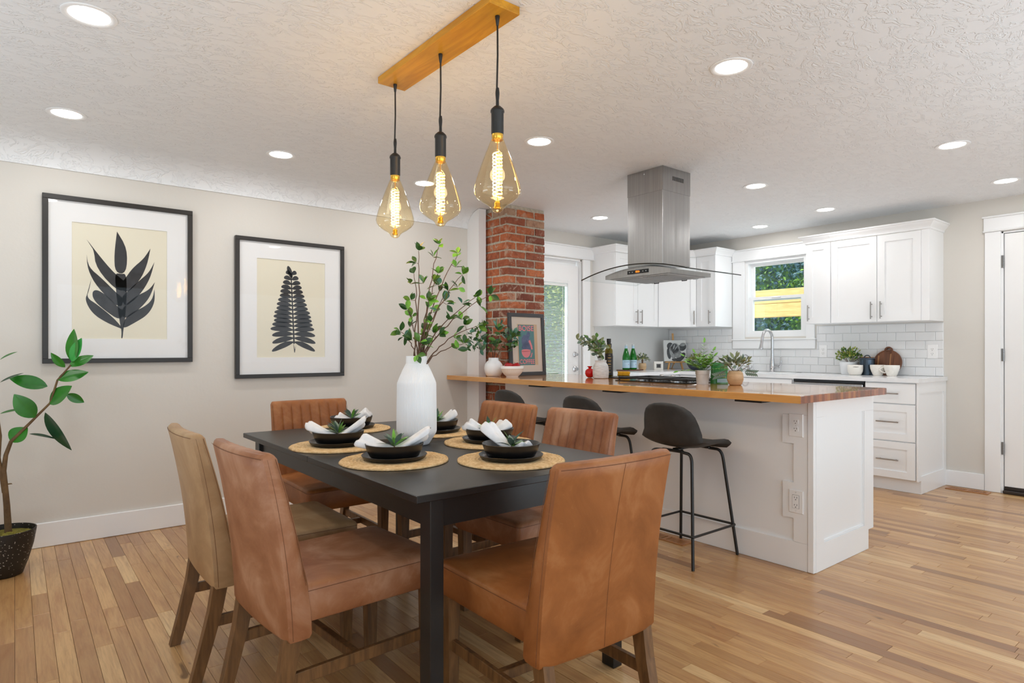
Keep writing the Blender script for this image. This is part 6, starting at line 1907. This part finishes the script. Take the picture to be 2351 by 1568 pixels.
m1 = MB(); m1.lathe([(0.0, 0.0), (0.055, 0.0), (0.085, 0.022), (0.108, 0.06), (0.112, 0.098), (0.108, 0.10), (0.104, 0.085), (0.0, 0.08)], 36); part('bowl', m1, M['dark_bowl'], t, 60)
foliage(t, 160, (0, 0, 0.11), (0.11, 0.11, 0.06), [0.035, 0.03], ['leaf_yellow', 'leaf_sage', 'leaf_yellow'], 35, 0.8, stuff=True, width=0.5)
# taps
t = thing('kitchen_faucet', 'tall brushed nickel gooseneck kitchen faucet below the window', 'faucet', (6.105, 3.335, ZQ))
m1 = MB(); m1.lathe([(0.0, 0.0), (0.027, 0.0), (0.027, 0.004), (0.0245, 0.006), (0.025, 0.07), (0.022, 0.105), (0.0165, 0.15), (0.0155, 0.19)], 24); part('body', m1, M['chrome'], t, 60)
pts = [(0, 0, 0.18), (0, 0, 0.33)]
for k in range(1, 13):
    q = pi * k / 13; pts.append((-0.085 + 0.085 * cos(q), 0.012 * k / 13, 0.345 + 0.085 * sin(q)))
pts += [(-0.172, 0.013, 0.34), (-0.178, 0.014, 0.315)]
m1 = MB(); m1.tube(pts, 0.0145, 14); part('spout', m1, M['chrome'], t, 60)
m1 = MB(); m1.tube([(-0.178, 0.014, 0.3145), (-0.186, 0.0145, 0.28), (-0.193, 0.015, 0.24), (-0.195, 0.015, 0.232)], [0.0150, 0.0155, 0.0205, 0.019], 14); part('spray_head', m1, M['chrome'], t, 60)
m1 = MB(); m1.tube([(0, -0.018, 0.055), (0, -0.075, 0.055)], [0.0165, 0.0165], 14); m1.tube([(0, -0.07, 0.052), (-0.004, -0.092, 0.07), (-0.006, -0.098, 0.11), (0.0, -0.092, 0.155)], [0.011, 0.011, 0.009, 0.0065], 10); part('lever_handle', m1, M['chrome'], t, 60)
m1 = MB(); m1.tube([(-0.0235, -0.003, 0.032), (-0.0262, -0.003, 0.032)], 0.005, 10); part('sensor', m1, M['slot'], t)
t = thing('filter_tap', 'small slender nickel filter tap left of the tall faucet', 'faucet', (6.105, 3.60, ZQ))
m1 = MB(); m1.lathe([(0.0, 0.0), (0.022, 0.0), (0.022, 0.004), (0.014, 0.02), (0.010, 0.045), (0.007, 0.05)], 18); part('body', m1, M['chrome'], t, 60)
pts = [(0, 0, 0.045), (0, 0, 0.13)] + [(-0.05 + 0.05 * cos(pi * k / 9), 0.02 * k / 9, 0.13 + 0.045 * sin(pi * k / 9)) for k in range(1, 9)] + [(-0.1, 0.021, 0.12), (-0.101, 0.021, 0.10)]
m1 = MB(); m1.tube(pts, 0.0065, 10); part('spout', m1, M['chrome'], t, 60)
m1 = MB(); m1.tube([(0, -0.008, 0.03), (0, -0.035, 0.035), (-0.002, -0.04, 0.06)], [0.006, 0.0055, 0.004], 8); part('lever_handle', m1, M['chrome'], t, 60)
m1 = MB(); m1.lathe([(0.0, 0.0), (0.024, 0.0), (0.024, 0.004), (0.018, 0.006), (0.0, 0.006)], 20)
single('sink_button', m1, M['hinge'], 'tiny dark metal button on the counter right of the faucet', 'button', (6.10, 3.055, ZQ), smooth=40)
# plant, bowls, canister, boards, mugs
t = thing('white_pot_plant', 'white pot with a bushy yellow-green plant on the right counter', 'potted plant', (6.06, 2.56, ZQ))
m1 = MB(); m1.lathe([(0.0, 0.0), (0.062, 0.0), (0.066, 0.003), (0.080, 0.112), (0.0805, 0.116), (0.076, 0.116), (0.074, 0.10), (0.0, 0.098)], 36); part('pot', m1, M['white_ceramic'], t, 50)
foliage(t, 420, (0, 0, 0.155), (0.105, 0.105, 0.095), [0.022, 0.026], ['leaf_yellow', 'leaf_b', 'leaf_yellow', 'leaf_a'], 45, 0.7, stuff=True, width=0.6)
m1 = MB(); r = random.Random(6)
for q in range(16):
    d = rdir(r); d.z = abs(d.z) + 0.2; m1.tube([(0, 0, 0.095), tuple(Vector((0, 0, 0.13)) + Vector((d.x * 0.10, d.y * 0.10, d.z * 0.09)))], 0.0014, 4)
part('stem', m1, M['twig'], t, 60)
t = thing('lettered_bowl', 'small cream bowl with tiny lettering in front of the white pot', 'bowl', (5.93, 2.452, ZQ))
m1 = MB(); m1.lathe([(0.0, 0.0), (0.042, 0.0), (0.050, 0.006), (0.061, 0.032), (0.0635, 0.06), (0.0625, 0.090), (0.0605, 0.0915), (0.0585, 0.089), (0.059, 0.06), (0.048, 0.012), (0.0, 0.008)], 40); part('bowl_body', m1, M['cream_ceramic'], t, 60)
part('lettering', wrap_text('DREAM', 0.0125, 0.0642, 0.074, CAMA - 0.42, 0.05), M['slot'], t, recalc=False)
t = thing('metal_canister', 'dark gunmetal canister with a domed handle lid between bowl and board', 'canister', (6.035, 2.392, ZQ))
m1 = MB(); m1.lathe([(0.0, 0.0), (0.060, 0.0), (0.062, 0.002), (0.062, 0.138), (0.0, 0.138)], 40); part('drum', m1, M['canister'], t, 40)
m1 = MB(); m1.lathe([(0.0, 0.1385), (0.0645, 0.1385), (0.066, 0.141), (0.066, 0.150), (0.060, 0.155), (0.0, 0.156)], 40); ld_ = part('lid', m1, M['canister'], t, 40)
m1 = MB(); m1.tube([(0.0, 0.026 * cos(pi * k / 8), 0.154 + 0.024 * sin(pi * k / 8)) for k in range(9)], 0.0045, 8); part('lid_handle', m1, M['canister'], ld_, 60)
t = thing('round_cutting_board', 'round walnut cutting board with ring handle leaning on the tiles', 'cutting board', (6.105, 2.262, ZQ), 0)
t.rotation_euler = (0, math.radians(13), 0)
def disc(r0, cz, x0, x1, r_in=0.0, n=48, cy=0.0, z_cut=None):
    m1 = MB(); 
    vs = []
    for x in (x0, x1):
        for k in range(n):
            q = 2 * pi * k / n; vs.append((x, cy + r0 * cos(q), cz + r0 * sin(q)))
    fs = [(k, (k + 1) % n, n + (k + 1) % n, n + k) for k in range(n)]
    if r_in:
        for x in (x0, x1):
            for k in range(n):
                q = 2 * pi * k / n; vs.append((x, cy + r_in * cos(q), cz + r_in * sin(q)))
        fs += [(k, (k + 1) % n, 2 * n + (k + 1) % n, 2 * n + k) for k in range(n)] + [(n + k, n + (k + 1) % n, 3 * n + (k + 1) % n, 3 * n + k) for k in range(n)] + [(2 * n + k, 2 * n + (k + 1) % n, 3 * n + (k + 1) % n, 3 * n + k) for k in range(n)]
    else: fs += [tuple(range(n)), tuple(range(2 * n - 1, n - 1, -1))]
    return m1.add(vs, fs)
part('board', disc(0.116, 0.117, 0.0, 0.018), M['walnut'], t)
part('rim', disc(0.116, 0.117, -0.004, -0.0002, 0.106), M['walnut'], t)
m1 = disc(0.033, 0.230, -0.004, 0.018, 0.019, 32); part('ring_handle', m1, M['walnut'], t)
m1 = MB(); m1.box(-0.0012, -0.0002, -0.028, -0.018, 0.02, 0.196); m1.box(-0.0012, -0.0002, 0.07, 0.082, 0.05, 0.18); part('light_strip', m1, M['walnut_light'], t)
m1 = MB(); m1.rbox(0.0, 0.014, -0.055, 0.055, 0.0, 0.165, 0.003)
o = single('cutting_board', m1, M['walnut_light'], 'plain wooden board leaning behind the gunmetal canister', 'cutting board', (6.13, 2.448, ZQ)); o.rotation_euler = (0, math.radians(11), 0)
def diamonds(r, z, a):
    if z < 0.012 or z > 0.082 or r < 0.03: return r
    u = a * 13; v = z * 260
    return r + 0.0016 * abs(sin((u + v) / 2) * sin((u - v) / 2)) * 1.2
mp_ = [(0.0, 0.0), (0.033, 0.0), (0.035, 0.003)] + [(0.035 + 0.025 * sin(pi / 2 * k / 22), 0.004 + 0.088 * k / 22) for k in range(23)] + [(0.0590, 0.0945), (0.0565, 0.092), (0.050, 0.05), (0.032, 0.008), (0.0, 0.007)]
for x, y, ha, lab in ((5.95, 2.272, -1.15, 'cream diamond-textured mug on the left, its handle in front of the other'), (5.925, 2.150, 1.9, 'cream diamond-textured mug on the right in front of the round board')):
    t = thing('textured_mug', lab, 'mug', (x, y, ZQ), 0, 'textured cream mugs')
    m1 = MB(); m1.lathe(mp_, 78, (0, 0, 0), 0, diamonds); part('cup', m1, M['cream_ceramic'], t, 70)
    d = Vector((cos(ha), sin(ha), 0))
    if ha < 0: d = (RV * 0.75 - FV * 0.66).normalized()
    pts = [d * 0.056 + UPV * 0.080] + [d * (0.062 + 0.026 * sin(pi * k / 8)) + UPV * (0.080 - 0.052 * k / 8) for k in range(1, 8)] + [d * 0.049 + UPV * 0.026]
    m1 = MB(); m1.tube(pts, 0.0052, 8); part('handle', m1, M['cream_ceramic'], t, 60)

# ---------------------------------------------------------------- floor registers
def register(label, x, y, lx, ly, slots_along_y=True):
    t = thing('floor_vent', label, 'floor vent', (x, y, 0.0))
    m1 = MB()
    for (a, b, c2, d) in ((-lx / 2, -lx / 2 + 0.018, -ly / 2, ly / 2), (lx / 2 - 0.018, lx / 2, -ly / 2, ly / 2), (-lx / 2 + 0.018, lx / 2 - 0.018, -ly / 2, -ly / 2 + 0.02), (-lx / 2 + 0.018, lx / 2 - 0.018, ly / 2 - 0.02, ly / 2), (-lx / 2 + 0.018, lx / 2 - 0.018, -0.012, 0.012)):
        m1.box(a, b, c2, d, 0.0004, 0.005)
    part('rim', m1, M['vent_wood'], t)
    m1 = MB(); m1.box(-lx / 2 + 0.018, lx / 2 - 0.018, -ly / 2 + 0.02, ly / 2 - 0.02, 0.0004, 0.0014); part('duct', m1, M['slot'], t)
    m1 = MB(); yv = -ly / 2 + 0.026
    bar = MB(); bar.box(-lx / 2 + 0.018, lx / 2 - 0.018, -0.0035, 0.0035, 0.0015, 0.005); bm_ = bar.mesh('slat', M['vent_wood'])
    while yv < ly / 2 - 0.022:
        if abs(yv) > 0.014: link('slat', bm_, t, (0, yv, 0))
        yv += 0.0125
register('oak floor vent beside the far baseboard near the right door', 6.07, 1.64, 0.10, 0.29)
register('oak floor vent at the foot of the island behind the stool legs', 3.105, 2.37, 0.10, 0.30)

# ---------------------------------------------------------------- outdoors
mb = MB(); mb.add([(-60, -60, -0.2), (70, -60, -0.2), (70, 70, -0.2), (-60, 70, -0.2)], [(0, 1, 2, 3)])
structure('ground', mb, M['lawn'])
m1 = MB(); m1.rbox(8.15, 8.29, 1.0, 6.0, 1.60, 1.785, 0.004); o = m1
t = thing('patio_beam', 'pale pine beam of the patio seen through the kitchen window', 'beam', (8.22, 3.5, -0.2))
part('lower_board', o, M['beam'], t, world=True)
m1 = MB(); m1.rbox(8.145, 8.295, 1.0, 6.0, 1.787, 1.975, 0.004); part('upper_board', m1, M['beam'], t, world=True)
for y in (1.2, 5.9):
    m1 = MB(); m1.box(8.15, 8.29, y - 0.07, y + 0.07, -0.2, 1.60); part('post', m1, M['beam'], t, world=True)
def hedge(label, x0, x1, y0, y1, z1, n, seed, mats, core, face):
    t = thing('hedge', label, 'hedge', ((x0 + x1) / 2, (y0 + y1) / 2, -0.2))
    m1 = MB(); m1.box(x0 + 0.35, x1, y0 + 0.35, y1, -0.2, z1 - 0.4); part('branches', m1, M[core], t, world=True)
    r = random.Random(seed); mbs = [MB() for _ in mats]
    for i in range(n):
        y = r.uniform(y0, y1); z = r.uniform(-0.1, z1); x = x0 + abs(r.gauss(0, 0.28)) + 0.28 * noise.noise(Vector((y * 0.9, z * 0.9, seed)))
        if face == 'y': x, y = r.uniform(x0, x1), y0 + abs(r.gauss(0, 0.28)) + 0.28 * noise.noise(Vector((x * 0.9, z * 0.9, seed)))
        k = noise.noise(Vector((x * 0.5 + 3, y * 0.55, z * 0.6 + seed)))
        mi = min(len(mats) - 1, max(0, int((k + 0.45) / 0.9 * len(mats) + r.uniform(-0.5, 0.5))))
        L = r.uniform(0.05, 0.10)
        d = rdir(r); mt = basis(Vector((x, y, z)), d, rdir(r))
        w = L * 0.3
        mbs[mi].add([mt @ Vector(q) for q in ((0, 0, 0), (L * 0.5, w, 0.01), (L, 0, 0), (L * 0.5, -w, 0.01))], [(0, 1, 2, 3)])
    for m_, mk in zip(mbs, mats):
        if m_.v:
            o = part('hedge_leaves', m_, M[mk], t, world=True, recalc=False); o['kind'] = 'stuff'
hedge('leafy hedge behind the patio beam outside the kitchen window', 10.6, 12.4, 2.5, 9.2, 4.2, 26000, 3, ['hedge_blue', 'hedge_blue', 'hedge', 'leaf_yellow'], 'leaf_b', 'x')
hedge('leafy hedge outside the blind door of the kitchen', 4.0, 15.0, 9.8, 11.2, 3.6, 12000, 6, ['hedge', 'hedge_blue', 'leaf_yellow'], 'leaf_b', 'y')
